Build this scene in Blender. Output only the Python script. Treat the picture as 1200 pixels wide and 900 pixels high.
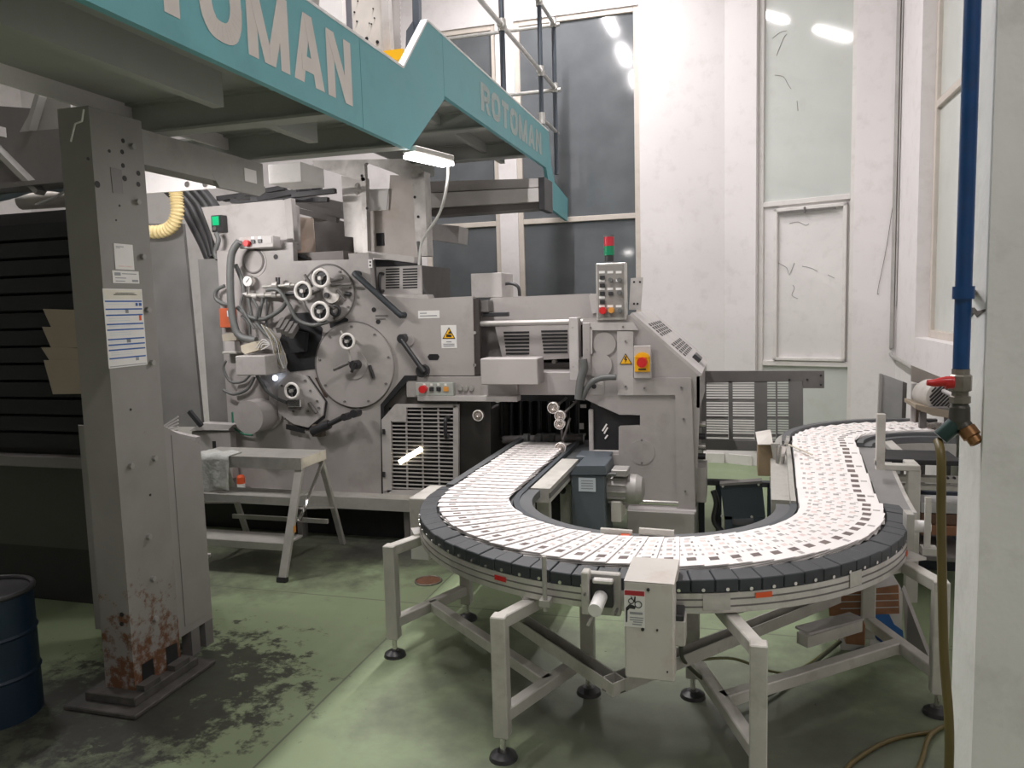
import bpy, math, random
from mathutils import Vector, Matrix
random.seed(7)
for o in list(bpy.data.objects): bpy.data.objects.remove(o, do_unlink=True)
SC = bpy.context.scene
COL = SC.collection
PI = math.pi

# ------------------------------------------------------------------ camera
FPX, EYE = 900.0, 1.7                       # focal length in pixels of the 1200x900 frame, eye height
up = -Vector((243, 8850, FPX)).normalized()  # camera axes: x right, y down, z forward
ya = Vector((260, -98.7, FPX)); ya = (ya - up * ya.dot(up)).normalized()
xa = ya.cross(up)
RW = Matrix((xa, ya, up))                   # camera axes -> world
CAMP = Vector((0, 0, EYE))
cam = bpy.data.cameras.new('camera'); cob = bpy.data.objects.new('camera', cam); COL.objects.link(cob)
cam.sensor_width = 36; cam.lens = 36 * FPX / 1200; cam.clip_start = .05
M3 = Matrix((RW @ Vector((1, 0, 0)), RW @ Vector((0, -1, 0)), RW @ Vector((0, 0, -1)))).transposed()
cob.matrix_world = Matrix.Translation(CAMP) @ M3.to_4x4()
SC.camera = cob

def ray(px, py): return RW @ Vector((px - 600, py - 450, FPX))
def X_(px, py, X): r = ray(px, py); return CAMP + r * (X / r.x)
def Y_(px, py, Y): r = ray(px, py); return CAMP + r * (Y / r.y)
def Z_(px, py, Z): r = ray(px, py); return CAMP + r * ((Z - EYE) / r.z)

# ------------------------------------------------------------------ world, exposure
w = bpy.data.worlds.new('night'); SC.world = w; w.use_nodes = True
w.node_tree.nodes['Background'].inputs[0].default_value = (.02, .025, .035, 1)
w.node_tree.nodes['Background'].inputs[1].default_value = .3
SC.view_settings.view_transform = 'Standard'; SC.view_settings.look = 'None'
SC.view_settings.exposure = 0.0; SC.view_settings.gamma = 1.0; SC.view_settings.use_curve_mapping = False

TUBES = [(-1.62, y) for y in (2.87, 4.33, 5.78, 7.2)] + [(.75, -.8), (-5.3, 4.1)]  # the unseen lamp behind the camera is added to light the pillar front
TUBE_W = 66.0

# ------------------------------------------------------------------ materials
MATS = {}
def mat(name, col=(.5, .5, .5), rough=.5, metal=0., var=.12, scale=6., bump=0., bscale=60., dirt=None, damt=0., dscale=3., emit=0., spec=.5, rvar=.1):
    if name in MATS: return MATS[name]
    m = bpy.data.materials.new(name); m.use_nodes = True; MATS[name] = m
    nt = m.node_tree; N = nt.nodes; L = nt.links; b = N['Principled BSDF']
    b.inputs['Roughness'].default_value = rough; b.inputs['Metallic'].default_value = metal
    b.inputs['Specular IOR Level'].default_value = spec
    g = N.new('ShaderNodeNewGeometry')
    n = N.new('ShaderNodeTexNoise'); n.inputs['Scale'].default_value = scale; n.inputs['Detail'].default_value = 5
    L.new(g.outputs['Position'], n.inputs['Vector'])
    r = N.new('ShaderNodeMapRange'); r.inputs[1].default_value = .3; r.inputs[2].default_value = .7
    r.inputs[3].default_value = 1 - var; r.inputs[4].default_value = 1 + var
    L.new(n.outputs['Fac'], r.inputs[0])
    mx = N.new('ShaderNodeVectorMath'); mx.operation = 'SCALE'; mx.inputs[0].default_value = col[:3]
    L.new(r.outputs[0], mx.inputs['Scale']); out = mx.outputs[0]
    if dirt:
        d = N.new('ShaderNodeTexNoise'); d.inputs['Scale'].default_value = dscale; d.inputs['Detail'].default_value = 8; d.inputs['Roughness'].default_value = .65
        L.new(g.outputs['Position'], d.inputs['Vector'])
        dr = N.new('ShaderNodeMapRange'); dr.inputs[1].default_value = .52; dr.inputs[2].default_value = .72; dr.inputs[3].default_value = 0; dr.inputs[4].default_value = damt
        L.new(d.outputs['Fac'], dr.inputs[0])
        mm = N.new('ShaderNodeMix'); mm.data_type = 'RGBA'; mm.inputs[7].default_value = (*dirt, 1)
        L.new(dr.outputs[0], mm.inputs[0]); L.new(out, mm.inputs[6]); out = mm.outputs[2]
    L.new(out, b.inputs['Base Color'])
    if rvar:
        rr = N.new('ShaderNodeMapRange'); rr.inputs[3].default_value = max(.02, rough - rvar); rr.inputs[4].default_value = min(1, rough + rvar)
        L.new(n.outputs['Fac'], rr.inputs[0]); L.new(rr.outputs[0], b.inputs['Roughness'])
    if bump:
        bn = N.new('ShaderNodeTexNoise'); bn.inputs['Scale'].default_value = bscale; bn.inputs['Detail'].default_value = 3
        L.new(g.outputs['Position'], bn.inputs['Vector'])
        bp = N.new('ShaderNodeBump'); bp.inputs['Strength'].default_value = bump; bp.inputs['Distance'].default_value = .01
        L.new(bn.outputs['Fac'], bp.inputs['Height']); L.new(bp.outputs[0], b.inputs['Normal'])
    if emit:
        b.inputs['Emission Color'].default_value = (*col[:3], 1); b.inputs['Emission Strength'].default_value = emit
    return m
def srgb(r, g, b):
    f = lambda c: (c / 255 / 12.92) if c <= 10 else ((c / 255 + .055) / 1.055) ** 2.4
    return (f(r), f(g), f(b))

WALL = mat('wall_paint', (.80, .765, .765), .75, var=.03, scale=1.2, bump=.08, bscale=25, dirt=(.45, .40, .37), damt=.22, dscale=7)
PILLAR = mat('pillar_paint', (.83, .83, .81), .7, var=.05, scale=3, bump=.25, bscale=18, dirt=(.35, .33, .30), damt=.25, dscale=9)
PRESS = mat('press_paint', (.385, .36, .35), .45, var=.08, scale=3, dirt=(.16, .14, .125), damt=.3, dscale=4)
PRESS_L = mat('press_paint_light', (.47, .445, .435), .5, var=.08, scale=4, dirt=(.2, .17, .15), damt=.4, dscale=5)
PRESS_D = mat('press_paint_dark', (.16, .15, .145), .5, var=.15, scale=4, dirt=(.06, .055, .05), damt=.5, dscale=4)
IRON = mat('cast_metal', (.55, .525, .505), .42, .25, var=.2, scale=7, dirt=(.20, .16, .13), damt=.5, dscale=6)
COLPAINT = mat('column_paint', (.30, .29, .275), .55, var=.1, scale=5, dirt=(.14, .125, .11), damt=.35, dscale=4)
TEAL = mat('teal_paint', srgb(108, 172, 180), .5, var=.05, scale=4, dirt=srgb(80, 140, 148), damt=.25, dscale=5)
LETTER = mat('letter_white', (.66, .62, .58), .5, var=.05, scale=8)
LETTER2 = mat('letter_faded', srgb(165, 180, 178), .5, var=.08, scale=12)
EDGE = mat('white_edge', (.82, .82, .82), .5)
DECK = mat('deck_underside', (.36, .37, .345), .55, var=.08, scale=3, dirt=(.2, .2, .18), damt=.3)
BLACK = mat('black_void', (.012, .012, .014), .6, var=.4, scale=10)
BLACKP = mat('black_plastic', (.03, .03, .033), .4, var=.2)
RUBBER = mat('grey_rubber', (.09, .095, .10), .6, var=.15)
HOSE = mat('grey_hose', (.125, .13, .128), .5, var=.12)
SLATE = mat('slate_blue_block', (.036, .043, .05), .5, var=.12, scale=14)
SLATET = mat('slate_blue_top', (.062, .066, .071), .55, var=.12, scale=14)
ALU = mat('aluminium', (.62, .60, .575), .38, .55, var=.12, scale=10, dirt=(.25, .22, .2), damt=.35, dscale=12)
ALUD = mat('dull_aluminium', (.46, .45, .42), .5, .3, var=.15, scale=8, dirt=(.2, .18, .16), damt=.45, dscale=8)
STAND = mat('stand_paint', (.52, .505, .465), .5, .1, var=.1, scale=8, dirt=(.22, .19, .16), damt=.4, dscale=9)
CHROME = mat('chrome', (.75, .73, .71), .18, .9, var=.08, rvar=.06)
CREAM = mat('cream_paint', (.60, .575, .535), .5, var=.05, scale=5, dirt=(.42, .27, .18), damt=.35, dscale=7)
WHEEL = mat('wheel_ivory', (.88, .85, .82), .4, var=.05)
PAPER = mat('paper', (.88, .845, .83), .7, var=.02)
INK = mat('ink_dark', (.17, .135, .125), .7, var=.25, scale=30)
INKP = mat('ink_pink', (.78, .66, .63), .7, var=.15, scale=30)
INKG = mat('ink_grey', (.45, .42, .41), .7, var=.2, scale=30)
RED = mat('red_plastic', srgb(200, 40, 42), .35, var=.06)
REDL = mat('red_lens', srgb(190, 45, 60), .25, var=.06)
GREENL = mat('green_lens', srgb(10, 130, 88), .25, var=.06)
GREENLIT = mat('green_lamp_lit', srgb(20, 170, 110), .3, emit=.5)
ORANGE = mat('orange_sticker', srgb(226, 92, 45), .5, var=.06)
AMBER = mat('amber_button', srgb(215, 150, 70), .4)
YEL = mat('safety_yellow', srgb(240, 180, 20), .45, var=.05)
WHITEP = mat('white_plastic', (.80, .79, .77), .45, var=.04)
STICK = mat('sticker_white', (.78, .77, .75), .5, var=.04)
STICKB = mat('sticker_blue', srgb(40, 95, 170), .5)
STICKG = mat('sticker_text', (.30, .31, .33), .6)
BLUEP = mat('pipe_blue', srgb(16, 68, 122), .35, var=.12, scale=20, dirt=srgb(60, 55, 60), damt=.35, dscale=25)
BRASS = mat('brass', srgb(150, 112, 76), .35, .8, var=.2, scale=20)
BRONZE = mat('valve_metal', (.27, .25, .215), .42, .6, var=.25, scale=25)
GREENV = mat('valve_green', (.02, .05, .045), .35, .3, var=.2)
OLIVE = mat('olive_hose', srgb(98, 85, 45), .4, var=.12, scale=12)
DUCT = mat('duct_cream', srgb(226, 205, 150), .55, var=.06)
FRAMEW = mat('window_frame_cream', (.62, .56, .50), .45, var=.05, dirt=(.35, .3, .25), damt=.25, dscale=8)
FRAMEW2 = mat('window_frame_white', (.76, .73, .71), .45, var=.04, dirt=(.4, .35, .3), damt=.25, dscale=8)
GLASS = mat('dark_night_glass', (.135, .145, .155), .08, var=.12, scale=3, spec=.5, rvar=.04, dirt=(.16, .17, .18), damt=.4, dscale=2)
GLASSW = mat('whitened_glass', (.62, .645, .615), .06, var=.04, scale=2, spec=.6, rvar=.03, dirt=(.48, .47, .44), damt=.3, dscale=3)
PANELW = mat('white_panel', (.78, .755, .745), .6, var=.03, scale=3, dirt=(.35, .32, .3), damt=.15, dscale=10)
NAVY = mat('navy_paint', (.032, .042, .058), .45, var=.1)
GEAR = mat('gearbox_blue_grey', (.10, .118, .135), .45, var=.1, dirt=(.05, .05, .05), damt=.3)
MOTOR = mat('motor_grey', (.40, .385, .37), .45, .2, var=.12, dirt=(.2, .15, .12), damt=.3, dscale=12)
WOOD = mat('brown_wood', srgb(140, 98, 70), .6, var=.2, scale=15)
BARREL = mat('blue_barrel', srgb(12, 36, 54), .5, var=.15)
CLOTH = mat('grey_cloth', (.50, .51, .49), .9, var=.15, scale=20, bump=.5, bscale=50)
WEBP = mat('paper_web', srgb(225, 205, 190), .7, var=.1, scale=4, dirt=srgb(190, 135, 105), damt=.5, dscale=4)
WIRE = mat('pale_wire', (.62, .62, .60), .5)
DIRTY = mat('dirty_base', (.07, .065, .06), .7, var=.3, scale=20)
LAMPON = mat('tube_light_glow', (1, .96, .93), .5, var=0, emit=14)
LAMPW = mat('warm_light_glow', (1, .88, .62), .5, var=0, emit=9)
LEDB = mat('led_glow', (.75, .85, 1), .5, var=0, emit=5)
GREENPAINT = mat('green_paint', srgb(120, 150, 125), .5)

def rust_mat():
    m = bpy.data.materials.new('rusty_column_paint'); m.use_nodes = True; nt = m.node_tree; N = nt.nodes; L = nt.links; b = N['Principled BSDF']
    g = N.new('ShaderNodeNewGeometry'); s = N.new('ShaderNodeSeparateXYZ'); L.new(g.outputs['Position'], s.inputs[0])
    n = N.new('ShaderNodeTexNoise'); n.inputs['Scale'].default_value = 14; n.inputs['Detail'].default_value = 9; n.inputs['Roughness'].default_value = .72
    L.new(g.outputs['Position'], n.inputs['Vector'])
    h = N.new('ShaderNodeMapRange'); h.inputs[1].default_value = .75; h.inputs[2].default_value = .1; h.inputs[3].default_value = -.12; h.inputs[4].default_value = .16; L.new(s.outputs[2], h.inputs[0])
    a = N.new('ShaderNodeMath'); L.new(n.outputs['Fac'], a.inputs[0]); L.new(h.outputs[0], a.inputs[1])
    r = N.new('ShaderNodeMapRange'); r.inputs[1].default_value = .56; r.inputs[2].default_value = .66; L.new(a.outputs[0], r.inputs[0])
    n2 = N.new('ShaderNodeTexNoise'); n2.inputs['Scale'].default_value = 5; n2.inputs['Detail'].default_value = 6; L.new(g.outputs['Position'], n2.inputs['Vector'])
    c0 = N.new('ShaderNodeMix'); c0.data_type = 'RGBA'; c0.inputs[6].default_value = (.20, .19, .18, 1); c0.inputs[7].default_value = (.30, .285, .27, 1); L.new(n2.outputs['Fac'], c0.inputs[0])
    c = N.new('ShaderNodeMix'); c.data_type = 'RGBA'; c.inputs[7].default_value = (.13, .055, .025, 1); L.new(r.outputs[0], c.inputs[0]); L.new(c0.outputs[2], c.inputs[6])
    L.new(c.outputs[2], b.inputs['Base Color']); b.inputs['Roughness'].default_value = .6
    return m
RUST = rust_mat()

def floor_mat():
    m = bpy.data.materials.new('green_epoxy_floor'); m.use_nodes = True; nt = m.node_tree; N = nt.nodes; L = nt.links; b = N['Principled BSDF']
    g = N.new('ShaderNodeNewGeometry')
    def math_(op, a, c=None):
        k = N.new('ShaderNodeMath'); k.operation = op
        for i, q in enumerate((a, c)):
            if q is None: continue
            if isinstance(q, (int, float)): k.inputs[i].default_value = q
            else: L.new(q, k.inputs[i])
        return k.outputs[0]
    def noise(s, d=6, ro=.6):
        n = N.new('ShaderNodeTexNoise'); n.inputs['Scale'].default_value = s; n.inputs['Detail'].default_value = d; n.inputs['Roughness'].default_value = ro
        L.new(g.outputs['Position'], n.inputs['Vector']); return n.outputs['Fac']
    def rng(v, a, c, d=0., e=1.):
        r = N.new('ShaderNodeMapRange'); r.inputs[1].default_value = a; r.inputs[2].default_value = c; r.inputs[3].default_value = d; r.inputs[4].default_value = e
        L.new(v, r.inputs[0]); return r.outputs[0]
    def mixc(f, a, c):
        k = N.new('ShaderNodeMix'); k.data_type = 'RGBA'
        if isinstance(f, float): k.inputs[0].default_value = f
        else: L.new(f, k.inputs[0])
        for i, q in ((6, a), (7, c)):
            if isinstance(q, tuple): k.inputs[i].default_value = (*q, 1)
            else: L.new(q, k.inputs[i])
        return k.outputs[2]
    sep = N.new('ShaderNodeSeparateXYZ'); L.new(g.outputs['Position'], sep.inputs[0])
    base = mixc(noise(1.2), srgb(130, 146, 112), srgb(148, 162, 130))
    fine = noise(9, 9, .7)
    # blotchy oil and ink stains, each with its own place
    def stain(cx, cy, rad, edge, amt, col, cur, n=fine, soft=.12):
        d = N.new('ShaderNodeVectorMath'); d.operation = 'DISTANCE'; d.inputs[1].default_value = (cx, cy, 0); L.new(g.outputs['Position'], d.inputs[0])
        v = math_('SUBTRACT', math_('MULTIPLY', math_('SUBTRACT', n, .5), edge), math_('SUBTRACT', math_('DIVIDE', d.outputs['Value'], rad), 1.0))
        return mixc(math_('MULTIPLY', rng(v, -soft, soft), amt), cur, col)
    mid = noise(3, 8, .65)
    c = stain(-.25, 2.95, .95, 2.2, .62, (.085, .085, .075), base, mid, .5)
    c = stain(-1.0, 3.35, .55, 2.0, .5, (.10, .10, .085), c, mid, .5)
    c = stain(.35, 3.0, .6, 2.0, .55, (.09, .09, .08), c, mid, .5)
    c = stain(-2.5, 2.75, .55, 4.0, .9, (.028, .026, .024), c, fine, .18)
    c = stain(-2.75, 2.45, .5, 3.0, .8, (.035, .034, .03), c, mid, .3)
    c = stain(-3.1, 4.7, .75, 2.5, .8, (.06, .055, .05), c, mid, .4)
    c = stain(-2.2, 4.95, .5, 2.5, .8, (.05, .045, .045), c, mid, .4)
    sp = noise(26, 2, .5)
    c = mixc(math_('MULTIPLY', rng(sp, .74, .77), .75), c, (.05, .045, .04))
    sx = Z_(375, 824, 0).x
    seam = rng(math_('ABSOLUTE', math_('SUBTRACT', sep.outputs[0], sx)), .004, .006, 1., 0.)
    seam2 = rng(math_('ABSOLUTE', math_('SUBTRACT', sep.outputs[1], Z_(500, 708, 0).y)), .004, .006, 1., 0.)
    c = mixc(math_('MULTIPLY', math_('MAXIMUM', seam, seam2), .7), c, (.10, .11, .085))
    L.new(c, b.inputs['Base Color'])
    L.new(rng(mid, .3, .7, .42, .62), b.inputs['Roughness'])
    return m
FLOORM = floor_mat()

# ------------------------------------------------------------------ mesh helpers
ORG = {}
class MB:
    def __init__(s): s.v = []; s.f = []; s.m = []; s.s = []
    def add(s, vs, fs, mi=0, smooth=False):
        k = len(s.v); s.v += [Vector(q) for q in vs]
        for f in fs: s.f.append([k + i for i in f]); s.m.append(mi); s.s.append(smooth)
        return s
    def hexa(s, p, mi=0):   # 8 points: bottom 0-3, top 4-7
        return s.add(p, [(3, 2, 1, 0), (4, 5, 6, 7), (0, 1, 5, 4), (1, 2, 6, 5), (2, 3, 7, 6), (3, 0, 4, 7)], mi)
    def box(s, a, c, mi=0, bev=0.):
        x0, x1 = sorted((a[0], c[0])); y0, y1 = sorted((a[1], c[1])); z0, z1 = sorted((a[2], c[2]))
        return s.hexa([(x0, y0, z0), (x1, y0, z0), (x1, y1, z0), (x0, y1, z0), (x0, y0, z1), (x1, y0, z1), (x1, y1, z1), (x0, y1, z1)], mi)
    def obox(s, ce, ex, ey, ez, mi=0):  # centre and three half-axis vectors
        ce, ex, ey, ez = map(Vector, (ce, ex, ey, ez))
        return s.hexa([ce - ex - ey - ez, ce + ex - ey - ez, ce + ex + ey - ez, ce - ex + ey - ez, ce - ex - ey + ez, ce + ex - ey + ez, ce + ex + ey + ez, ce - ex + ey + ez], mi)
    def bar(s, p, q, wd, ht, mi=0, upv=(0, 0, 1)):  # rectangular bar from p to q
        p, q = Vector(p), Vector(q); d = q - p; u = Vector(upv)
        sd = d.cross(u)
        if sd.length < 1e-6: sd = d.cross(Vector((1, 0, 0)))
        sd.normalize(); t = sd.cross(d).normalized()
        return s.obox((p + q) / 2, d / 2, sd * wd / 2, t * ht / 2, mi)
    def prism(s, pts, vec, mi=0, mi_side=None):
        pts = [Vector(q) for q in pts]; vec = Vector(vec); n = len(pts)
        nrm = Vector((0, 0, 0))
        for i in range(n): nrm += pts[i].cross(pts[(i + 1) % n])
        if nrm.dot(vec) > 0: pts.reverse()
        t = [q + vec for q in pts]
        s.add(pts, [tuple(range(n))], mi); s.add(t, [tuple(reversed(range(n)))], mi)
        ms = mi if mi_side is None else mi_side
        s.add(pts + t, [((i + 1) % n, i, n + i, n + (i + 1) % n) for i in range(n)], ms)
        return s
    def cyl(s, p, q, r, r2=None, seg=16, mi=0, caps=True, mi_cap=None):
        p, q = Vector(p), Vector(q); r2 = r if r2 is None else r2; d = (q - p).normalized()
        a = d.cross(Vector((0, 0, 1)) if abs(d.z) < .9 else Vector((1, 0, 0))).normalized(); c = d.cross(a)
        ring = lambda o, rr: [o + (a * math.cos(2 * PI * i / seg) + c * math.sin(2 * PI * i / seg)) * rr for i in range(seg)]
        A, B = ring(p, r), ring(q, r2)
        s.add(A + B, [(i, (i + 1) % seg, seg + (i + 1) % seg, seg + i) for i in range(seg)], mi, True)
        if caps:
            mc = mi if mi_cap is None else mi_cap
            s.add(A, [tuple(reversed(range(seg)))], mc); s.add(B, [tuple(range(seg))], mc)
        return s
    def lathe(s, o, axis, prof, seg=20, mi=0, smooth=True):  # prof: (radius, along)
        o = Vector(o); d = Vector(axis).normalized()
        a = d.cross(Vector((0, 0, 1)) if abs(d.z) < .9 else Vector((1, 0, 0))).normalized(); c = d.cross(a)
        for (r0, h0), (r1, h1) in zip(prof, prof[1:]):
            R = lambda r, h: [o + d * h + (a * math.cos(2 * PI * i / seg) + c * math.sin(2 * PI * i / seg)) * max(r, 1e-5) for i in range(seg)]
            s.add(R(r0, h0) + R(r1, h1), [(i, (i + 1) % seg, seg + (i + 1) % seg, seg + i) for i in range(seg)], mi, smooth)
        return s
    def tube(s, pts, r, seg=8, mi=0, res=6, rfun=None):
        P = [Vector(q) for q in pts]
        if res > 1 and len(P) > 2:
            Q = []
            for i in range(len(P) - 1):
                p0 = P[max(i - 1, 0)]; p1 = P[i]; p2 = P[i + 1]; p3 = P[min(i + 2, len(P) - 1)]
                for k in range(res):
                    t = k / res
                    Q.append(.5 * ((2 * p1) + (p2 - p0) * t + (2 * p0 - 5 * p1 + 4 * p2 - p3) * t * t + (3 * p1 - p0 - 3 * p2 + p3) * t ** 3))
            Q.append(P[-1]); P = Q
        n = len(P); vs = []; fs = []; a = None
        for i in range(n):
            d = (P[min(i + 1, n - 1)] - P[max(i - 1, 0)]).normalized()
            if a is None: a = d.cross(Vector((0, 0, 1)) if abs(d.z) < .9 else Vector((1, 0, 0))).normalized()
            else:
                a = a - d * a.dot(d); a.normalize()
            c = d.cross(a); rr = r if rfun is None else rfun(i, n)
            vs += [P[i] + (a * math.cos(2 * PI * j / seg) + c * math.sin(2 * PI * j / seg)) * rr for j in range(seg)]
        for i in range(n - 1):
            for j in range(seg): fs.append((i * seg + j, i * seg + (j + 1) % seg, (i + 1) * seg + (j + 1) % seg, (i + 1) * seg + j))
        s.add(vs, fs, mi, True)
        s.add(vs[:seg], [tuple(reversed(range(seg)))], mi); s.add(vs[-seg:], [tuple(range(seg))], mi)
        return s
    def torus(s, o, axis, R, r, seg=24, rs=8, mi=0, a0=0, a1=2 * PI):
        o = Vector(o); d = Vector(axis).normalized()
        a = d.cross(Vector((0, 0, 1)) if abs(d.z) < .9 else Vector((1, 0, 0))).normalized(); c = d.cross(a)
        vs = []; full = a1 - a0 > 6.2; n = seg if full else seg + 1
        for i in range(n):
            t = a0 + (a1 - a0) * i / seg; rad = a * math.cos(t) + c * math.sin(t)
            vs += [o + rad * (R + r * math.cos(2 * PI * j / rs)) + d * r * math.sin(2 * PI * j / rs) for j in range(rs)]
        fs = []
        for i in range(seg):
            k = (i + 1) % n
            for j in range(rs): fs.append((i * rs + j, k * rs + j, k * rs + (j + 1) % rs, i * rs + (j + 1) % rs))
        return s.add(vs, fs, mi, True)
    def build(s, name, mats, parent=None, label=None, cat=None, group=None, kind=None, origin=None, bevel=0.):
        if not isinstance(mats, (list, tuple)): mats = [mats]
        if origin is None:
            lo = [min(q[i] for q in s.v) for i in range(3)]; hi = [max(q[i] for q in s.v) for i in range(3)]
            origin = Vector(((lo[0] + hi[0]) / 2, (lo[1] + hi[1]) / 2, lo[2] if parent is None else (lo[2] + hi[2]) / 2))
        origin = Vector(origin)
        me = bpy.data.meshes.new(name); me.from_pydata([q - origin for q in s.v], [], s.f)
        for m in mats: me.materials.append(m)
        me.polygons.foreach_set('material_index', s.m); me.polygons.foreach_set('use_smooth', s.s); me.update()
        o = bpy.data.objects.new(name, me); COL.objects.link(o)
        return place(o, origin, parent, label, cat, group, kind, bevel)
def place(o, origin, parent=None, label=None, cat=None, group=None, kind=None, bevel=0.):
    origin = Vector(origin); ORG[o.name] = origin
    if parent is not None: o.parent = parent; o.location = origin - ORG[parent.name]
    else: o.location = origin
    if label: o['label'] = label
    if cat: o['category'] = cat
    if group: o['group'] = group
    if kind: o['kind'] = kind
    if bevel:
        md = o.modifiers.new('bevel', 'BEVEL'); md.width = bevel; md.segments = 1; md.limit_method = 'ANGLE'; md.angle_limit = 1.0
    return o
def thing(name, loc, label, cat, group=None):
    o = bpy.data.objects.new(name, None); COL.objects.link(o); o.empty_display_size = .1
    return place(o, loc, None, label, cat, group)
def clone(src, name, origin, parent=None, rot=None, **k):
    o = src.copy(); o.name = name; COL.objects.link(o)
    for key in ('label', 'category', 'group', 'kind'):
        if key in o.keys(): del o[key]
    if rot is not None: o.rotation_euler = rot
    o.parent = None
    return place(o, origin, parent, **k)
def pb(px0, py0, px1, py1, Y, dy):      # a box whose front face covers these photo pixels on the plane Y
    my, mx = (py0 + py1) / 2, (px0 + px1) / 2
    return (Y_(px0, my, Y).x, Y, Y_(mx, py1, Y).z), (Y_(px1, my, Y).x, Y + dy, Y_(mx, py0, Y).z)
def pbox(name, r, Y, dy, m, parent=None, bevel=.004, **k):
    return MB().box(*pb(*r, Y, dy)).build(name, m, parent, bevel=bevel, **k)
def pplate(name, pts, Y, dy, m, parent=None, bevel=.004, **k):
    return MB().prism([Y_(a, c, Y) for a, c in pts], (0, dy, 0)).build(name, m, parent, bevel=bevel, **k)
def pcyl(name, px, py, rpx, Y, dy, m, parent=None, seg=24, **k):   # round thing on the plane Y, axis along Y
    c = Y_(px, py, Y); r = (Y_(px + rpx, py, Y) - Y_(px - rpx, py, Y)).length / 2
    return MB().cyl(c, c + Vector((0, dy, 0)), r, seg=seg).build(name, m, parent, **k)
def ppipe(name, pts, Y, r, m, parent=None, seg=8, res=6, **k):     # pts (px,py[,Y])
    return MB().tube([Y_(q[0], q[1], q[2] if len(q) > 2 else Y) for q in pts], r, seg, res=res).build(name, m, parent, **k)

# ================================================================== STRUCTURE
CEIL = 6.0
WB = 8.25
C0 = Vector((-.093, WB, 0)); C1 = Vector((1.42, 7.69, 0)); XR = C1.x
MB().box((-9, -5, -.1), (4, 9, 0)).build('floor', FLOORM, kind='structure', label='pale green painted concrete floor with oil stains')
MB().box((-9, -5, CEIL), (4, 9, CEIL + .1)).build('ceiling', WALL, kind='structure')
class Fr:   # a wall's own frame: u along the wall, n outwards, z up
    def __init__(s, o, u): s.o = Vector(o); s.u = Vector(u).normalized(); s.n = Vector((-s.u.y, s.u.x, 0))
    def p(s, u, n, z): return s.o + s.u * u + s.n * n + Vector((0, 0, z))
    def box(s, mb, u0, u1, n0, n1, z0, z1, mi=0):
        u0, u1 = sorted((u0, u1)); n0, n1 = sorted((n0, n1)); z0, z1 = sorted((z0, z1))
        return mb.hexa([s.p(u0, n0, z0), s.p(u1, n0, z0), s.p(u1, n1, z0), s.p(u0, n1, z0), s.p(u0, n0, z1), s.p(u1, n0, z1), s.p(u1, n1, z1), s.p(u0, n1, z1)], mi)
    def hit(s, px, py, n=0.):
        r = ray(px, py); t = (s.p(0, n, 0) - CAMP).dot(s.n) / r.dot(s.n); q = CAMP + r * t; d = q - s.o
        return d.dot(s.u), q.z
FB = Fr((0, WB, 0), (1, 0, 0))
FC = Fr(C0, C1 - C0); LC = (C1 - C0).length
FR = Fr(C1, (0, -1, 0))   # u runs towards the camera

def wall(name, fr, u0, u1, holes, th=.25, m=WALL):
    mb = MB(); cur = u0
    for (a, c, z0, z1) in sorted(holes):
        fr.box(mb, cur, a, 0, th, 0, CEIL); fr.box(mb, a, c, 0, th, 0, z0); fr.box(mb, a, c, 0, th, z1, CEIL); cur = c
    fr.box(mb, cur, u1, 0, th, 0, CEIL)
    return mb.build(name, m, kind='structure')
def window(name, fr, u0, u1, zs, n=.1, fw=.055, fm=FRAMEW, panes=None, mull=(), label=None):
    """frame bars and one pane for each band between the heights in zs"""
    root = bpy.data.objects.new(name, None); COL.objects.link(root); place(root, fr.p((u0 + u1) / 2, n, zs[0]), kind='structure', label=label)
    g = lambda *a: fr.box(MB(), *a)
    for a in (u0, u1 - fw): g(a, a + fw, n - .03, n + .05, zs[0], zs[-1]).build('frame_stile', fm, root, bevel=.004)
    for i, z in enumerate(zs):
        zz = z if i == 0 else (z - fw if i == len(zs) - 1 else z - fw / 2)
        g(u0 + fw, u1 - fw, n - .03, n + .05, zz, zz + fw).build('frame_rail', fm, root, bevel=.004)
    for i in range(len(zs) - 1):
        m = panes[i] if panes else GLASS
        z0, z1 = zs[i] + (fw if i == 0 else fw / 2), zs[i + 1] - (fw if i == len(zs) - 2 else fw / 2)
        g(u0 + fw, u1 - fw, n, n + .01, z0, z1).build('pane', m, root)
    return root

w1a, w1b = FB.hit(604, 140)[0], FB.hit(749, 130)[0]
w2a, w2b = FB.hit(500, 300)[0], FB.hit(582, 120)[0]
ztr = (FB.hit(613, 262)[1] + FB.hit(748, 250)[1]) / 2
zt1 = FB.hit(675, 15)[1]
wall('wall_back', FB, -9, C0.x, [(w2a, w2b, .9, zt1), (w1a, w1b, .9, zt1)])
window('window_1', FB, w1a, w1b, [.9, ztr, zt1], n=.05, label='tall dark night window with cream frame beside the white wall')
window('window_2', FB, w2a, w2b, [.9, ztr, zt1], n=.05, label='dark window behind the end of the walkway')
a3, b3 = FC.hit(886, 200)[0], FC.hit(1003, 120)[0]
wall('wall_corner', FC, 0, LC, [(a3, b3, .12, 5.2)])
zc1, zc2 = FC.hit(940, 236, .1)[1], FC.hit(940, 426, .1)[1]
r3 = window('window_3', FC, a3, b3, [.12, zc2, zc1, 5.2], n=.1, fw=.05, fm=FRAMEW2, panes=[GLASSW, PANELW, GLASSW], label='tall whitened window with a blind middle panel')
sa, sb = FC.hit(908, 300, .1)[0], FC.hit(993, 300, .1)[0]
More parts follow.
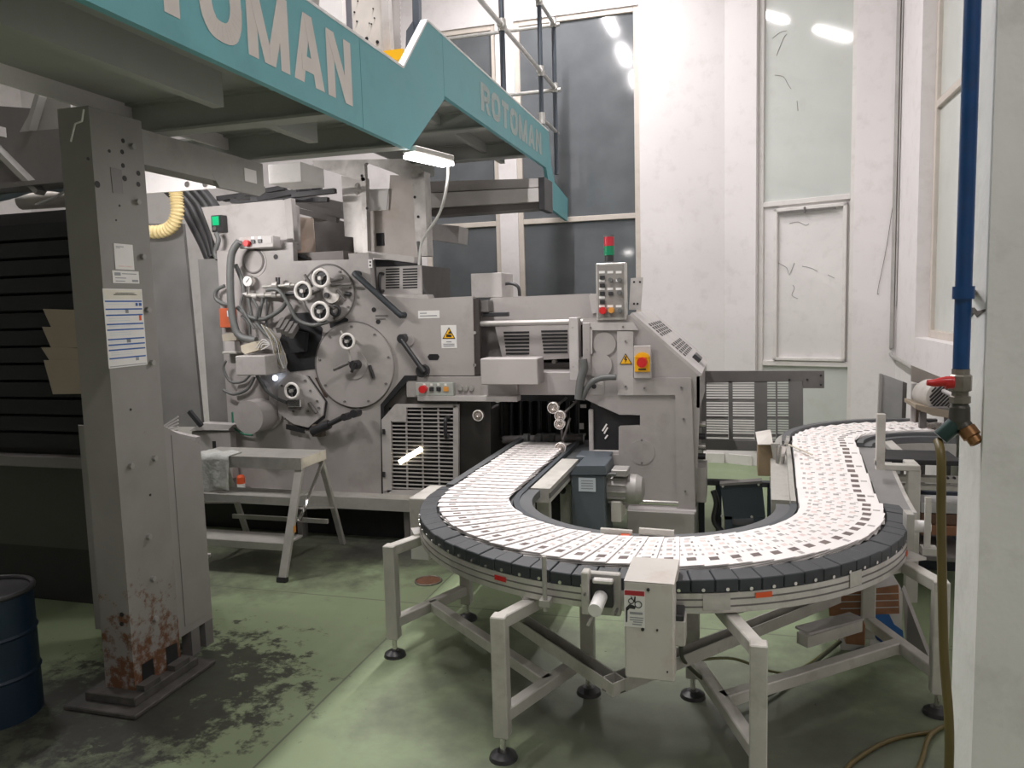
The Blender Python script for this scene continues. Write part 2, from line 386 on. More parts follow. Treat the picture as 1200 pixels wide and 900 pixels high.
for q in ((sa, sa + .035, zc2 + .03, zc1 - .05), (sb - .035, sb, zc2 + .03, zc1 - .05), (sa, sb, zc1 - .085, zc1 - .05), (sa, sb, zc2 + .03, zc2 + .06)):
    FC.box(MB(), q[0], q[1], .055, .10, q[2], q[3]).build('sash_bar', FRAMEW2, r3, bevel=.004)
FC.box(MB(), sa + .04, sb - .1, .05, .06, zc1 - .105, zc1 - .088).build('vent_slot', PRESS_D, r3)
FC.box(MB(), (sa + sb) / 2 - .05, (sa + sb) / 2 - .035, .04, .06, zc1 - .12, zc1 - .06).build('catch', PRESS_D, r3)
a4, z4 = FR.hit(1072, 392); z4 = FR.hit(1095, 400)[1]
zt4 = FR.hit(1106, 117, .12)[1]
b4 = 3.4
wall('wall_right', FR, 0, C1.y + 5, [(a4, b4, z4, 5.0)])
window('window_4', FR, a4, b4, [z4, zt4, 5.0], n=.13, fw=.06, fm=FRAMEW, panes=[GLASSW, GLASSW], label='whitened side window seen beside the blue pipe')
wall('wall_left', Fr((-9, -5, 0), (0, 1, 0)), 0, 14, [])
wall('wall_near', Fr((4, -5, 0), (-1, 0, 0)), 0, 13, [])
# low white kerb at the foot of the wall and the cable duct in the corner
MB().box((-3.5, WB - .03, 0), (C0.x, WB, .1)).build('baseboard_back', FRAMEW2, kind='structure')
FC.box(MB(), .05, a3 - .02, -.02, 0, 0, .1).build('baseboard_corner', FRAMEW2, kind='structure')

CRK = mat('hairline_crack', (.28, .26, .25), .9, var=.2)
for pts, n_, fr_, par in [([(860, 20), (872, 32), (880, 33)], 0, FB, None)][:0] + [
        ([(910, 65), (918, 45), (922, 40)], .097, FC, r3), ([(905, 45), (914, 38), (922, 36)], .097, FC, r3), ([(908, 88), (918, 90), (924, 100), (927, 104)], .097, FC, r3), ([(934, 118), (935, 130)], .097, FC, r3),
        ([(925, 262), (935, 260), (944, 264), (948, 262)], .097, FC, r3), ([(912, 308), (922, 314), (925, 322), (931, 308)], .097, FC, r3), ([(940, 312), (950, 314), (958, 318)], .097, FC, r3), ([(929, 334), (931, 338), (928, 346), (935, 350)], .097, FC, r3), ([(970, 322), (978, 326)], .097, FC, r3)]:
    q_ = [fr_.p(*[fr_.hit(a, c, n_)[0], n_, fr_.hit(a, c, n_)[1]]) for a, c in pts]
    MB().tube(q_, .0022, 5, res=3).build('hairline_crack', CRK, par)
# white pillar (end of a partition) by the pipe
PX = .455
pl = MB().box((PX, 1.615, 0), (XR + .25, 1.785, CEIL)).build('wall_pillar', PILLAR, kind='structure', label='white painted pillar with cracked plaster')
MB().box((PX - .006, 1.609, 0), (PX + .004, 1.619, CEIL)).build('corner_bead', PILLAR, pl)
q = X_(1140, 344, PX)
cr = MB()
random.seed(3)
yy = [1.775, 1.76, 1.745, 1.73, 1.71, 1.69, 1.665, 1.64, 1.62]; hh_ = [.004, .012, .009, .013, .007, .008, .004, .003, .0008]
for i in range(8):
    u0, u1 = 1.665 + .004 * math.sin(i * 2.1), 1.665 + .004 * math.sin(i * 2.1 + 2.1)
    cr.hexa([(PX - .0015, yy[i], u0 - hh_[i]), (PX + .002, yy[i], u0 - hh_[i]), (PX + .002, yy[i + 1], u1 - hh_[i + 1]), (PX - .0015, yy[i + 1], u1 - hh_[i + 1]), (PX - .0015, yy[i], u0 + hh_[i] * .5), (PX + .002, yy[i], u0 + hh_[i] * .5), (PX + .002, yy[i + 1], u1 + hh_[i + 1] * .5), (PX - .0015, yy[i + 1], u1 + hh_[i + 1] * .5)])
cr.build('plaster_crack', mat('crack_dark', (.09, .08, .07), .9, var=.3, scale=40), pl)

# ------------------------------------------------------------------ ceiling tube lamps (rows reflected in the window glass, plus one added for the pillar)
for i, (tx, ty) in enumerate(TUBES):
    t = thing('ceiling_tube_lamp', (tx, ty, 5.5), 'white fluorescent tube lamp hanging in a row below the ceiling', 'lamp', 'ceiling tube lamps')
    MB().box((tx - .06, ty - .42, 5.53), (tx + .06, ty + .42, 5.58)).build('housing', WHITEP, t, bevel=.006)
    MB().cyl((tx, ty - .40, 5.505), (tx, ty + .40, 5.505), .018, seg=10).build('tube', LAMPON, t)
    for s in (-.3, .3): MB().cyl((tx, ty + s, 5.58), (tx, ty + s, CEIL), .006, seg=6).build('rod', ALUD, t)
    la = bpy.data.lights.new('tube_light', 'AREA'); la.shape = 'RECTANGLE'; la.size = .08; la.size_y = .8; la.energy = TUBE_W * (.85 if ty < 0 else 1); la.color = (1, .955, .955)
    lo = bpy.data.objects.new('tube_light', la); COL.objects.link(lo); lo.parent = t; lo.location = (0, 0, -.02)

# ================================================================== WALKWAY
XF = Z_(430, 150, 2.55).x
wk = thing('walkway', (XF, 4, 2.5), 'raised steel walkway with teal fascia and pale lettering', 'walkway')
fx = lambda px, py: X_(px, py, XF)
zb, zt = 2.54, 2.945                    # lower fascia bottom and top
yb1, yt1 = fx(480, 178).y, fx(472, 80).y
yt2, yb2 = fx(500, 22).y, fx(518, 113).y
zb2, zt2 = 2.955, 3.30
ye = fx(640, 195).y
def fasc(name, pts): return MB().prism([(XF, y, z) for y, z in pts], (-.03, 0, 0)).build(name, TEAL, wk)
S1, S2 = fx(424, 110).y, fx(520, 90).y
fasc('fascia_panel', [(-2.5, zb), (S1 - .002, zb), (S1 - .002, zt), (-2.5, zt)])
fasc('fascia_panel', [(S1 + .002, zb), (yb1, zb), (S2 - .002, zb2 - .02), (S2 - .002, zt2), (yt2, zt2), (yt1, zt), (S1 + .002, zt)])
tail = [(ye, zb2), (ye + .25, 2.60), (fx(665, 258).y, 2.56), (fx(665, 215).y, 2.79), (fx(650, 205).y, 2.87), (ye + .22, 3.0), (ye + .12, zt2)]
fasc('fascia_panel', [(S2 + .002, zb2)] + tail + [(S2 + .002, zt2)])
def edge(name, a, c): MB().bar((XF - .015, *a), (XF - .015, *c), .04, .012).build(name, EDGE, wk)
edge('edge_strip', (-2.5, zt + .006), (yt1, zt + .006)); edge('edge_strip', (yt1, zt + .006), (yt2, zt2 + .006)); edge('edge_strip', (yt2, zt2 + .006), (ye + .12, zt2 + .006))
XL = XF - 1.1
MB().box((XF - .03, -2.5, 2.70), (XL, yb1 - .0, 2.72)).build('deck_plate', DECK, wk)
MB().box((XF - .03, yb2, 3.10), (XL, ye + .1, 3.12)).build('deck_plate', DECK, wk)
MB().prism([(XF - .03, yb1, 2.70), (XF - .03, yb2, 3.10), (XF - .03, yb2, 3.12), (XF - .03, yb1, 2.72)], (-1.07, 0, 0)).build('riser_plate', DECK, wk)
def ibeam(name, y, z0, z1, x0, x1, parent=wk, m=DECK, fl=.05):
    b = MB(); b.box((x0, y - .006, z0 + .0121), (x1, y + .006, z1 - .0121)); b.box((x0, y - fl, z0), (x1, y + fl, z0 + .012)); b.box((x0, y - fl, z1 - .012), (x1, y + fl, z1))
    return b.build(name, m, parent)
for y in (-.6, 1.2, 3.14, 3.87): ibeam('cross_beam', y, 2.55, 2.70, XF - .03, XL - .3)
for y in (yb2 + .25, 5.4, 6.5): ibeam('cross_beam', y, 2.965, 3.10, XF - .03, XL)
for x in (-2.06,):
    b = MB(); 
    for ya2, yb2_ in ((-2.5, 2.86), (3.2, 3.62)): b = MB(); b.box((x, ya2, 2.568), (x + .008, yb2_, 2.70)); b.box((x - .045, ya2, 2.56), (x + .008, yb2_, 2.5679)); b.build('stringer', DECK, wk)
    b = MB(); b.box((x, yb2 + .1, 3.028), (x + .008, ye, 3.10)); b.box((x - .035, yb2 + .1, 3.02), (x + .008, ye, 3.0279)); b.build('stringer', DECK, wk)
MB().box((XL - .02, -2.5, 2.625), (XL, yb1, 2.70)).build('rear_stringer', PANELW, wk)
MB().box((XL - .02, yb2, 2.95), (XL, ye, 3.15)).build('rear_stringer', DECK, wk)
# lettering cut from flat film
def letter(ch):
    B = lambda x0, z0, x1, z1: [(x0, z0), (x1, z0), (x1, z1), (x0, z1)]
    def ring(cx, cz, rx, rz, tx, tz, a0, a1, n=20):
        o = []
        for i in range(n):
            s, e = a0 + (a1 - a0) * i / n, a0 + (a1 - a0) * (i + 1) / n
            f = lambda t, qx, qz: (cx + qx * math.copysign(abs(math.cos(t)) ** .75, math.cos(t)), cz + qz * math.copysign(abs(math.sin(t)) ** .75, math.sin(t)))
            o.append([f(s, rx, rz), f(e, rx, rz), f(e, rx - tx, rz - tz), f(s, rx - tx, rz - tz)])
        return o
    k = .27
    if ch == 'O': return .92, ring(.46, .5, .46, .52, .26, .24, 0, 2 * PI, 32)
    if ch == 'T': return .8, [B(.26, 0, .54, 1), B(0, .77, .8, 1)]
    if ch == 'R': return .86, [B(0, 0, k, 1), B(k, .77, .45, 1), B(k, .37, .45, .58)] + ring(.45, .685, .40, .315, .24, .21, -PI / 2, PI / 2, 14) + [[(.36, .42), (.60, .45), (.88, 0), (.58, 0)]]
    if ch == 'M': return 1.08, [B(0, 0, .25, 1), B(.83, 0, 1.08, 1), [(.25, 1), (.0, 1), (.40, 0), (.54, 0), (.54, .25)], [(.83, 1), (1.08, 1), (.68, 0), (.54, 0), (.54, .25)]]
    if ch == 'A': return .94, [[(0, 0), (.29, 0), (.58, 1), (.33, 1)], [(.94, 0), (.65, 0), (.36, 1), (.61, 1)], B(.25, .18, .69, .39)]
    if ch == 'N': return .88, [B(0, 0, .26, 1), B(.62, 0, .88, 1), [(0, 1), (.27, 1), (.88, 0), (.61, 0)]]
def lettering(y_end, z0, h, word, m, gap, sx):
    tot = sum(letter(c)[0] * sx * h for c in word) + gap * (len(word) - 1); y = y_end - tot
    for c in word:
        wd, polys = letter(c); b = MB()
        for i, p in enumerate(polys): b.prism([(XF + .0008, y + a * h * sx, z0 + z * h) for a, z in p], (.0012 + .0003 * (i % 7), 0, 0))
        b.build('letter', m, wk, label='letter ' + c + ' of the word on the fascia'); y += wd * h * sx + gap
ym, yn = fx(382, 60).y, fx(411, 80).y
hh = fx(395, 45).z
lettering(fx(411, 80).y, 2.615, .275, 'ROTOMAN', LETTER, .03, (yn - ym) / (.88 * .275))
y0s, y1s = fx(563, 108).y, fx(634, 165).y
tt = sum(letter(c)[0] for c in 'ROTOMAN')
hs = .19; gp = .035
lettering(y1s, 3.035, hs, 'ROTOMAN', LETTER2, gp, (y1s - y0s - 6 * gp) / (tt * hs))
# guard rail on the walkway end
gr = thing('guard_rail', (XF, 6, 3.3), 'tubular steel guard rail with clamp fittings on the walkway end', 'railing')
DPOST = mat('dark_post', (.075, .09, .11), .4, .3)
GALV = mat('galvanised_tube', (.50, .49, .47), .35, .6, var=.12, scale=20)
xg = XF - .04
g = lambda px, py: X_(px, py, xg)
Y1, Y2, Y3 = g(590, 100).y, g(635, 147).y, g(652, 190).y
zm, ztp = g(590, 32).z, g(633, 3).z
zl = g(636, 140).z
for y, z0 in ((Y1, 3.12), (Y2, 3.12), (Y3, g(653, 205).z)):
    MB().cyl((xg, y, z0), (xg, y, max(ztp, zm) + .05), .022, seg=12).build('post', DPOST, gr)
for z, ya_, yb_ in ((zm, 2.6, Y3), (ztp, 2.6, Y3), (zl, Y2, Y3 + .1)):
    MB().cyl((xg, ya_, z), (xg, yb_, z), .019, seg=12).build('rail', GALV, gr)
for z in (ztp - .02, zm - .02):
    MB().cyl((xg + .06, Y3, z), (xg - 1.1, Y3, z), .019, seg=12).build('rail', GALV, gr)
for y in (Y1, Y2, Y3):
    for z in (zm, ztp): MB().cyl((xg, y, z - .045), (xg, y, z + .045), .032, seg=12).cyl((xg, y - .045, z), (xg, y + .045, z), .03, seg=12).build('clamp', GALV, gr)
MB().cyl((xg, Y2, zl - .05), (xg, Y2, zl + .05), .032, seg=12).build('clamp', GALV, gr)
# lamp strip under the walkway step
lp = Z_(502, 187, 2.52)
la0, la1 = Z_(480, 183, 2.52), Z_(525, 193, 2.52)
lt = thing('work_lamp', (lp.x, lp.y, 2.5), 'lit fluorescent strip lamp fixed under the walkway step', 'lamp')
MB().bar(la0 + Vector((0, 0, .035)), la1 + Vector((0, 0, .03)), .10, .035).build('housing', ALUD, lt, bevel=.006)
MB().bar(la0, la1, .085, .02).build('diffuser', LAMPON, lt)
ll = bpy.data.lights.new('strip_light', 'AREA'); ll.shape = 'RECTANGLE'; ll.size = (la1 - la0).length; ll.size_y = .08; ll.energy = 14; ll.color = (1, .95, .92)
lo = bpy.data.objects.new('strip_light', ll); COL.objects.link(lo); lo.parent = lt; lo.location = (0, 0, -.0)
dv = la1 - la0; lo.rotation_euler = (0, 0, math.atan2(dv.y, dv.x))
MB().tube([la1 + Vector((0, 0, .03)), Y_(524, 215, lp.y + .3), Y_(515, 250, lp.y + .6), Y_(495, 282, lp.y + .9), Y_(491, 310, lp.y + 1.0)], .009, 8).build('lamp_cord', WIRE, lt)

# ================================================================== LEFT: COLUMN, GIRDERS, DARK UNIT
XC = -2.53
cx = lambda px, py: X_(px, py, XC)
ca, cb_ = cx(160, 825), cx(213, 785)
ya0, yb0 = ca.y, cb_.y                       # 2.63 .. 2.95
cl = thing('steel_column', (XC - .1, (ya0 + yb0) / 2, 0), 'grey steel column with bolts and rusty foot carrying the walkway', 'column')
MB().box((XC - .012, ya0, .06), (XC, yb0, 2.56)).box((XC - .16, ya0, .06), (XC - .012, ya0 + .012, 2.56)).box((XC - .16, yb0 - .012, .06), (XC - .012, yb0, 2.56)).build('column_body', RUST, cl)
MB().box((XC - .22, ya0 - .06, .02), (XC + .05, yb0 + .06, .06)).build('base_plate', DIRTY, cl, bevel=.004)
MB().box((XC - .28, ya0 - .12, 0), (XC + .1, yb0 + .12, .02)).build('floor_plate', DIRTY, cl, bevel=.004)
for y in (ya0 + .05, yb0 - .05):
    MB().box((XC + .005, y - .05, .06), (XC + .05, y + .05, .085)).build('foot_clamp', DIRTY, cl)
bolts = [(160, 237), (166, 301), (172, 363), (177, 425), (152, 546), (180, 537), (173, 629), (178, 678), (181, 725), (154, 172)]
for i, (a, c) in enumerate(bolts):
    p = cx(a, c); b = MB().cyl(p, p + Vector((.016, 0, 0)), .013, seg=6).build('bolt', COLPAINT, cl)
for (a, c, r) in [(144, 165, .010), (143, 178, .010), (144, 194, .010), (146, 209, .012), (114, 216, .014), (162, 203, .011), (162, 216, .011), (128, 177, .007), (103, 186, .007), (140, 241, .005), (136, 258, .004), (153, 480, .006), (176, 580, .006)]:
    p = cx(a, c); MB().cyl(p, p + Vector((.0015, 0, 0)), r, seg=12).build('bolt_hole', BLACK, cl)
for pts in ([(129, 196), (142, 199), (144, 227), (132, 226)],): MB().prism([cx(*q) for q in pts], (.002, 0, 0)).build('cable_slot', PRESS_D, cl)
for pts in ([(166, 779), (179, 771), (181, 790), (167, 800)], [(194, 759), (207, 753), (209, 774), (196, 783)]): MB().prism([cx(*q) for q in pts], (.002, 0, 0)).build('foot_window', BLACK, cl)
for c in (720, 731): p = Y_(143, c, ya0); MB().cyl(p, p - Vector((0, .004, 0)), .01, seg=10).build('bolt_hole', BLACK, cl)
def sheet(name, pts, label, cat, extra=()):
    q = [cx(*p) for p in pts]; y0, y1 = (q[0].y + q[3].y) / 2, (q[1].y + q[2].y) / 2; z1, z0 = (q[0].z + q[1].z) / 2, (q[2].z + q[3].z) / 2
    t = thing(name, (XC, (y0 + y1) / 2, z0), label, cat)
    MB().box((XC + .0005, y0, z0), (XC + .002, y1, z1)).build('sheet', STICK, t)
    for (u0, v0, u1, v1, m) in extra:
        MB().box((XC + .002, y0 + (y1 - y0) * u0, z1 - (z1 - z0) * v0), (XC + .0028, y0 + (y1 - y0) * u1, z1 - (z1 - z0) * v1)).build('print', m, t)
STICKC = mat('sticker_cream', (.72, .70, .60), .5); LBLUE = mat('sticker_pale_blue', srgb(205, 214, 222), .5)
bl = [(0.03, .015, .97, .13, STICKC), (.3, .05, .8, .06, STICKG), (.25, .07, .85, .08, STICKG)]
for v in (.15, .25, .325, .44, .51, .63, .70, .765, .87): bl.append((.03, v, .97, v + .018, STICKB))
for v in (.19, .285, .37, .40, .47, .55, .58, .665, .73, .80, .83): bl.append((.08, v, .62, v + .008, LBLUE))
bl += [(.80, .18, .86, .22, STICKB), (.89, .18, .96, .22, STICKB), (.52, .265, .60, .31, STICKG), (.87, .34, .93, .41, ORANGE), (.5, .645, .6, .69, STICKG), (.7, .89, .78, .93, STICKG), (.03, .975, .97, .985, STICKG)]
sheet('safety_notice', [(119, 339), (165, 338), (173, 428), (128, 431)], 'white safety notice with blue bands stuck on the grey column', 'notice', bl)
sheet('paper_note', [(133, 286), (155, 286), (157, 316), (135, 316)], 'small blank paper note stuck above the column label', 'note', [(.1, .1, .5, .13, STICKG), (.1, .16, .3, .18, STICKG), (.15, .85, .9, .90, INKP)])
sheet('inventory_label', [(131, 317), (162, 318), (163, 332), (132, 332)], 'small printed inventory label above the blue-banded notice', 'label', [(.08, .15, .3, .4, STICKG), (.35, .2, .9, .27, STICKG), (.1, .55, .5, .62, STICKG), (.72, .7, .95, .88, STICKG), (.1, .8, .45, .87, STICKG)])
# long beam from the column towards the press, welded bracket at the end
by1 = cx(313, 205).y
bm = thing('support_beam', (XC - .03, 4, 2.3), 'long grey steel beam running from the column to the press under the walkway', 'beam')
zb0, zb1 = cx(230, 193).z, 2.50
zb0 = 2.38
MB().box((XC - .045, yb0 + .002, zb0), (XC - .025, by1, 2.535)).box((XC - .14, yb0 + .002, zb0), (XC - .045, by1, zb0 + .012)).build('beam_web', COLPAINT, bm)
MB().prism([(XC - .024, by1 - .45, zb0 + .03), (XC - .024, by1 + .01, zb0 + .03), (XC - .024, by1 + .01, zb0 + .0), (XC - .024, by1 - .05, zb0 - .03), (XC - .024, by1 - .4, zb0 - .03)], (-.02, 0, 0)).build('end_bracket', COLPAINT, bm)
MB().box((XC - .024, 3.70, 2.415), (XC - .022, 3.81, 2.485)).build('bracket_window', PANELW, bm)
# white machine panel hanging behind the beam
YP = 4.9
wp = thing('white_guard_panel', Y_(215, 212, YP), 'white sheet panel with two bolts behind the grey beam', 'panel')
pplate('panel', [(160, 193), (300, 196), (300, 213), (262, 220), (166, 227)], YP, .02, PANELW, wp)
for a in (219, 240): pcyl('bolt', a, 216, 3, YP - .012, .012, CHROME, wp, seg=10)
pbox('white_cover_box', (314, 191, 353, 214), 4.6, .3, PANELW, label='white boxed cover under the walkway deck beside the beam bracket', cat='cover')
# dark girder with gusset above the dark unit
YG = 3.5
gd = thing('girder', Y_(50, 200, YG), 'dark steel girder with bracing above the dark paper rack', 'beam')
pplate('girder_web', [(-500, 201), (100, 148), (104, 205), (-500, 268)], YG, .02, PRESS_D, gd)
pplate('girder_flange', [(-500, 262), (104, 205), (104, 210), (-500, 272)], YG - .08, .2, PRESS_D, gd)
pplate('girder_back', [(-500, 88), (106, 132), (106, 152), (-500, 208)], YG + .1, .02, PRESS_D, gd)
pplate('gusset', [(20, 160), (48, 108), (82, 118), (86, 156), (60, 158)], YG + .05, .015, COLPAINT, gd)
MB().bar(Y_(-10, 168, YG - .03), Y_(48, 226, YG - .03), .06, .03).build('brace', COLPAINT, gd)
MB().bar(Y_(48, 112, YG), Y_(36, 152, YG), .05, .03).build('brace', COLPAINT, gd)
tb = thing('top_beam', X_(60, 115, -2.75), 'pale steel beam lit above the dark girder', 'beam')
MB().box((-2.95, -1, 2.46), (-2.93, 2.6, 2.50)).build('beam_web', PRESS_L, tb)
MB().tube([Y_(98, 128, 2.6), Y_(96, 142, 2.6), Y_(88, 145, 2.6), Y_(83, 166, 2.6)], .004, 6, res=1).build('wire_hook', WIRE, label='bent wire hook hanging beside the column head', cat='hook')
# dark rack / press unit on the left
YD = 3.25
dk = thing('press_unit', (-3.9, 3.8, 0), 'large unlit black press unit behind the grey column', 'machine')
zd = Y_(60, 243, YD).z
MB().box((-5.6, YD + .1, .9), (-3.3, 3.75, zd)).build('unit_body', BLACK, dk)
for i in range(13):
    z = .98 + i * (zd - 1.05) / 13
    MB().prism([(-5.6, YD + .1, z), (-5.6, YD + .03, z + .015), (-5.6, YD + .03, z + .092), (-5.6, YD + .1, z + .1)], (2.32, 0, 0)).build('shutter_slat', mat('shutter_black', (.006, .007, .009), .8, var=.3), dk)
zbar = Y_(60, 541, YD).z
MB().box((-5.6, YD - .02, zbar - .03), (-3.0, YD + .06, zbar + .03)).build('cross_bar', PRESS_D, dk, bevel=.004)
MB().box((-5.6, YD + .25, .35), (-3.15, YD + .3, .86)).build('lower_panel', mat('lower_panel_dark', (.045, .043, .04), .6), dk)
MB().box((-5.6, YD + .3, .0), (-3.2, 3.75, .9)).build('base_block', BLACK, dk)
for i, r in enumerate([(50, 362, 104, 386), (49, 383, 106, 408), (48, 407, 108, 424), (51, 422, 111, 462)]):
    a, c, e, f = r
    y = YD + .024 - .007 * i
    b = MB(); q = [Y_(a, c, y), Y_(e + 14, c + 2, y), Y_(e + 14, f - 1, y), Y_(a + 11, f, y)]
    b.prism(q, (.0, .006, 0), 0)
    b.build('card_folder', mat('card_beige', srgb(158, 146, 132), .8, var=.06), label=['topmost beige card folder fixed to the black press unit', 'second beige card folder from the top on the black press unit', 'third beige card folder from the top on the black press unit', 'lowest and tallest beige card folder on the black press unit'][i], cat='folder', group='card folders before the press unit')
# cables and lagged pipe lying on top of the unit
MB().tube([Y_(-60, 238, 3.6), Y_(0, 230, 3.6), Y_(45, 218, 3.6), Y_(90, 222, 3.6), Y_(150, 224, 3.6)], .03, 10).build('lagged_pipe', mat('pale_blue_lagging', srgb(160, 175, 185), .6), label='pale blue lagged pipe lying on top of the black press unit', cat='pipe')
MB().tube([Y_(26, 236, 3.68), Y_(60, 234, 3.68), Y_(95, 232, 3.68), Y_(130, 233, 3.68)], .05, 12, res=3).build('air_pipe', mat('pipe_offwhite', srgb(215, 208, 198), .6), label='thick off-white air pipe behind the lagged pipe', cat='pipe')
MB().tube([Y_(42, 240, 3.5), Y_(62, 232, 3.5), Y_(85, 221, 3.5), Y_(120, 219, 3.5)], .007, 6).build('white_cable', WIRE, label='thin white cable over the thick air pipe', cat='cable')
# strip lamp on the unit behind the column, shining on the press
wl = thing('work_lamp', (-3.66, 3.72, zd), 'fluorescent strip lamp on the black press unit hidden behind the column', 'lamp')
lpos = Vector((-3.66, 3.86, zd + .16))
MB().bar(lpos - Vector((.3, 0, 0)), lpos + Vector((.14, 0, 0)), .06, .05).build('housing', ALUD, wl)
MB().bar(lpos + Vector((-.3, .035, -.03)), lpos + Vector((.14, .035, -.03)), .03, .03).build('diffuser', LAMPON, wl)
MB().bar((-3.66, 3.72, zd), lpos, .02, .02).build('bracket', BLACKP, wl)
l2 = bpy.data.lights.new('strip_light', 'AREA'); l2.shape = 'RECTANGLE'; l2.size = .42; l2.size_y = .06; l2.energy = 17; l2.color = (1, .95, .93)
lo2 = bpy.data.objects.new('strip_light', l2); COL.objects.link(lo2); lo2.parent = wl; lo2.location = lpos + Vector((-.08, .06, -.06)) - ORG[wl.name]
lo2.rotation_euler = Vector((.35, 1, -.45)).to_track_quat('-Z', 'Y').to_euler()
# barrel
bp = Z_(15, 850, 0); bx = Vector((-3.07, 2.42, 0))
br = thing('barrel', bx, 'dark blue round barrel standing in the shade before the press unit', 'barrel')
MB().lathe(bx, (0, 0, 1), [(0, 0), (.175, 0), (.175, .18), (.182, .19), (.175, .2), (.175, .36), (.182, .37), (.175, .38), (.175, .54)], 28).build('drum', BARREL, br)
MB().torus(bx + Vector((0, 0, .55)), (0, 0, 1), .175, .012, 28).build('rim', BLACKP, br)
MB().lathe(bx, (0, 0, 1), [(.17, .545), (0, .535)], 28).build('lid', BLACKP, br)
# sloping grey cabinet behind the column
XK = -2.6
kx = lambda px, py: X_(px, py, XK)
kb = thing('side_cabinet', kx(225, 745), 'narrow grey sheet metal cabinet with sloping top behind the column', 'cabinet')
k0, k1 = yb0 + .075, kx(243, 640).y
zk = lambda py, px: kx(px, py).z
MB().prism([(XK, k0, .13), (XK, k1, .13), (XK, k1, zk(521, 232)), (XK, k0, zk(500, 188))], (-.5, 0, 0)).build('cabinet_body', mat('cabinet_grey', (.27, .255, .245), .5, var=.06), kb, bevel=.006)
MB().prism([(XK + .003, k0 + .05, .17), (XK + .003, k1 - .03, .17), (XK + .003, k1 - .03, zk(521, 232) - .04), (XK + .003, k0 + .05, zk(505, 200) - .02)], (-.002, 0, 0)).build('door', mat('cabinet_grey', (.27, .255, .245), .5, var=.06), kb)
for y in (k0 + .12, k1 - .03): MB().box((XK - .06, y - .03, 0), (XK, y + .03, .13)).build('leg', PRESS_D, kb)

# ================================================================== PRESS (folder), front plane Y = 5.1
YM = 5.1
pr = thing('folder_press', (-2.75, YM + .5, 0), 'large grey press folder with round covers, handwheels and grille door', 'machine')
body = MB()
a, c = pb(266, 350, 552, 575, YM + .08, 1.6)
body.box((a[0] + .03, YM + .07, .34), (c[0], 6.8, 1.75)).box((a[0] + .06, YM + .07, 1.75), (Y_(430, 320, YM).x, 6.8, Y_(380, 303, YM).z - .02))
body.build('machine_body', PRESS_D, pr)
pplate('side_plate', [(254, 294), (330, 291), (331, 284), (343, 284), (344, 306), (409, 304), (408, 297), (432, 296), (437, 346), (497, 350), (554, 347), (556, 440), (474, 440), (446, 474), (449, 580), (273, 580)], YM, .06, PRESS, pr)
# upper cabinet
pplate('upper_cabinet', [(236, 243), (330, 234), (341, 240), (343, 292), (256, 296)], YM + .12, .12, PRESS_L, pr)
pplate('cabinet_corner_post', [(333, 234), (341, 232), (345, 286), (337, 288)], YM + .09, .06, PRESS, pr)
mb = MB()
random.seed(5)
for i in range(12):
    p = Y_(255 + i * 8, 228 + random.random() * 8, YM + .2 + .3 * random.random()); mb.bar(p, p + Vector((.35, .1 * random.random(), .06 * random.random() - .02)), .05, .035)
mb.build('top_cable_heap', BLACKP, pr)
# discs
def disc(px, py, r, d, label=None, bolts=0, m=PRESS, ring=True):
    o = pcyl('round_cover', px, py, r, YM - d, d + .005, m, pr, seg=48, label=label)
    ce = Y_(px, py, YM - d); R = (Y_(px + r, py, YM) - Y_(px, py, YM)).length
    if ring: MB().torus(Y_(px, py, YM - .001), (0, 1, 0), R + .006, .011, 48, 6).build('shadow_gap_ring', PRESS_D, o)
    for i in range(bolts):
        t = 2 * PI * i / bolts + .2; p = ce + Vector((math.cos(t) * R * .92, 0, math.sin(t) * R * .92))
        MB().cyl(p, p - Vector((0, .01, 0)), .009, seg=6).build('bolt', PRESS_D, o)
    return o
disc(385, 344, 29, .02, bolts=8, label='upper round cover behind three handwheels')
disc(415, 428, 45, .025, bolts=9, label='large round cover with a small handwheel')
pplate('octagon_cover', [(326, 447), (343, 437), (359, 441), (380, 471), (378, 487), (361, 501), (344, 497), (326, 484)], YM - .03, .04, PRESS_L, pr)
pplate('octagon_edge', [(358, 440), (362, 441), (383, 471), (380, 490), (362, 504), (346, 499), (361, 501), (377, 487), (379, 471)], YM - .012, .02, BLACKP, pr)
for i, (a, c) in enumerate([(357, 446), (363, 458), (371, 470), (373, 478), (360, 482), (343, 482), (333, 491), (330, 452)]): pcyl('bolt', a, c, 1.3, YM - .04, .012, PRESS_D, pr, seg=6)
pbox('clamp_block', (336, 468, 352, 477), YM - .09, .06, CHROME, pr); pbox('clamp_base', (337, 477, 350, 481), YM - .07, .04, PRESS_D, pr)
pcyl('hub_ring', 415, 428, 15, YM - .032, .01, PRESS, pr, seg=32)
disc(297, 307, 15, .004, ring=False); disc(297, 306, 11, .008, ring=True)
pcyl('round_boss', 388, 344, 10, YM - .06, .05, mat('worn_white', (.60, .57, .54), .5, var=.25, scale=25), pr, seg=24)
pcyl('hub_bolt', 382, 346, 3, YM - .08, .03, BLACKP, pr, seg=8)
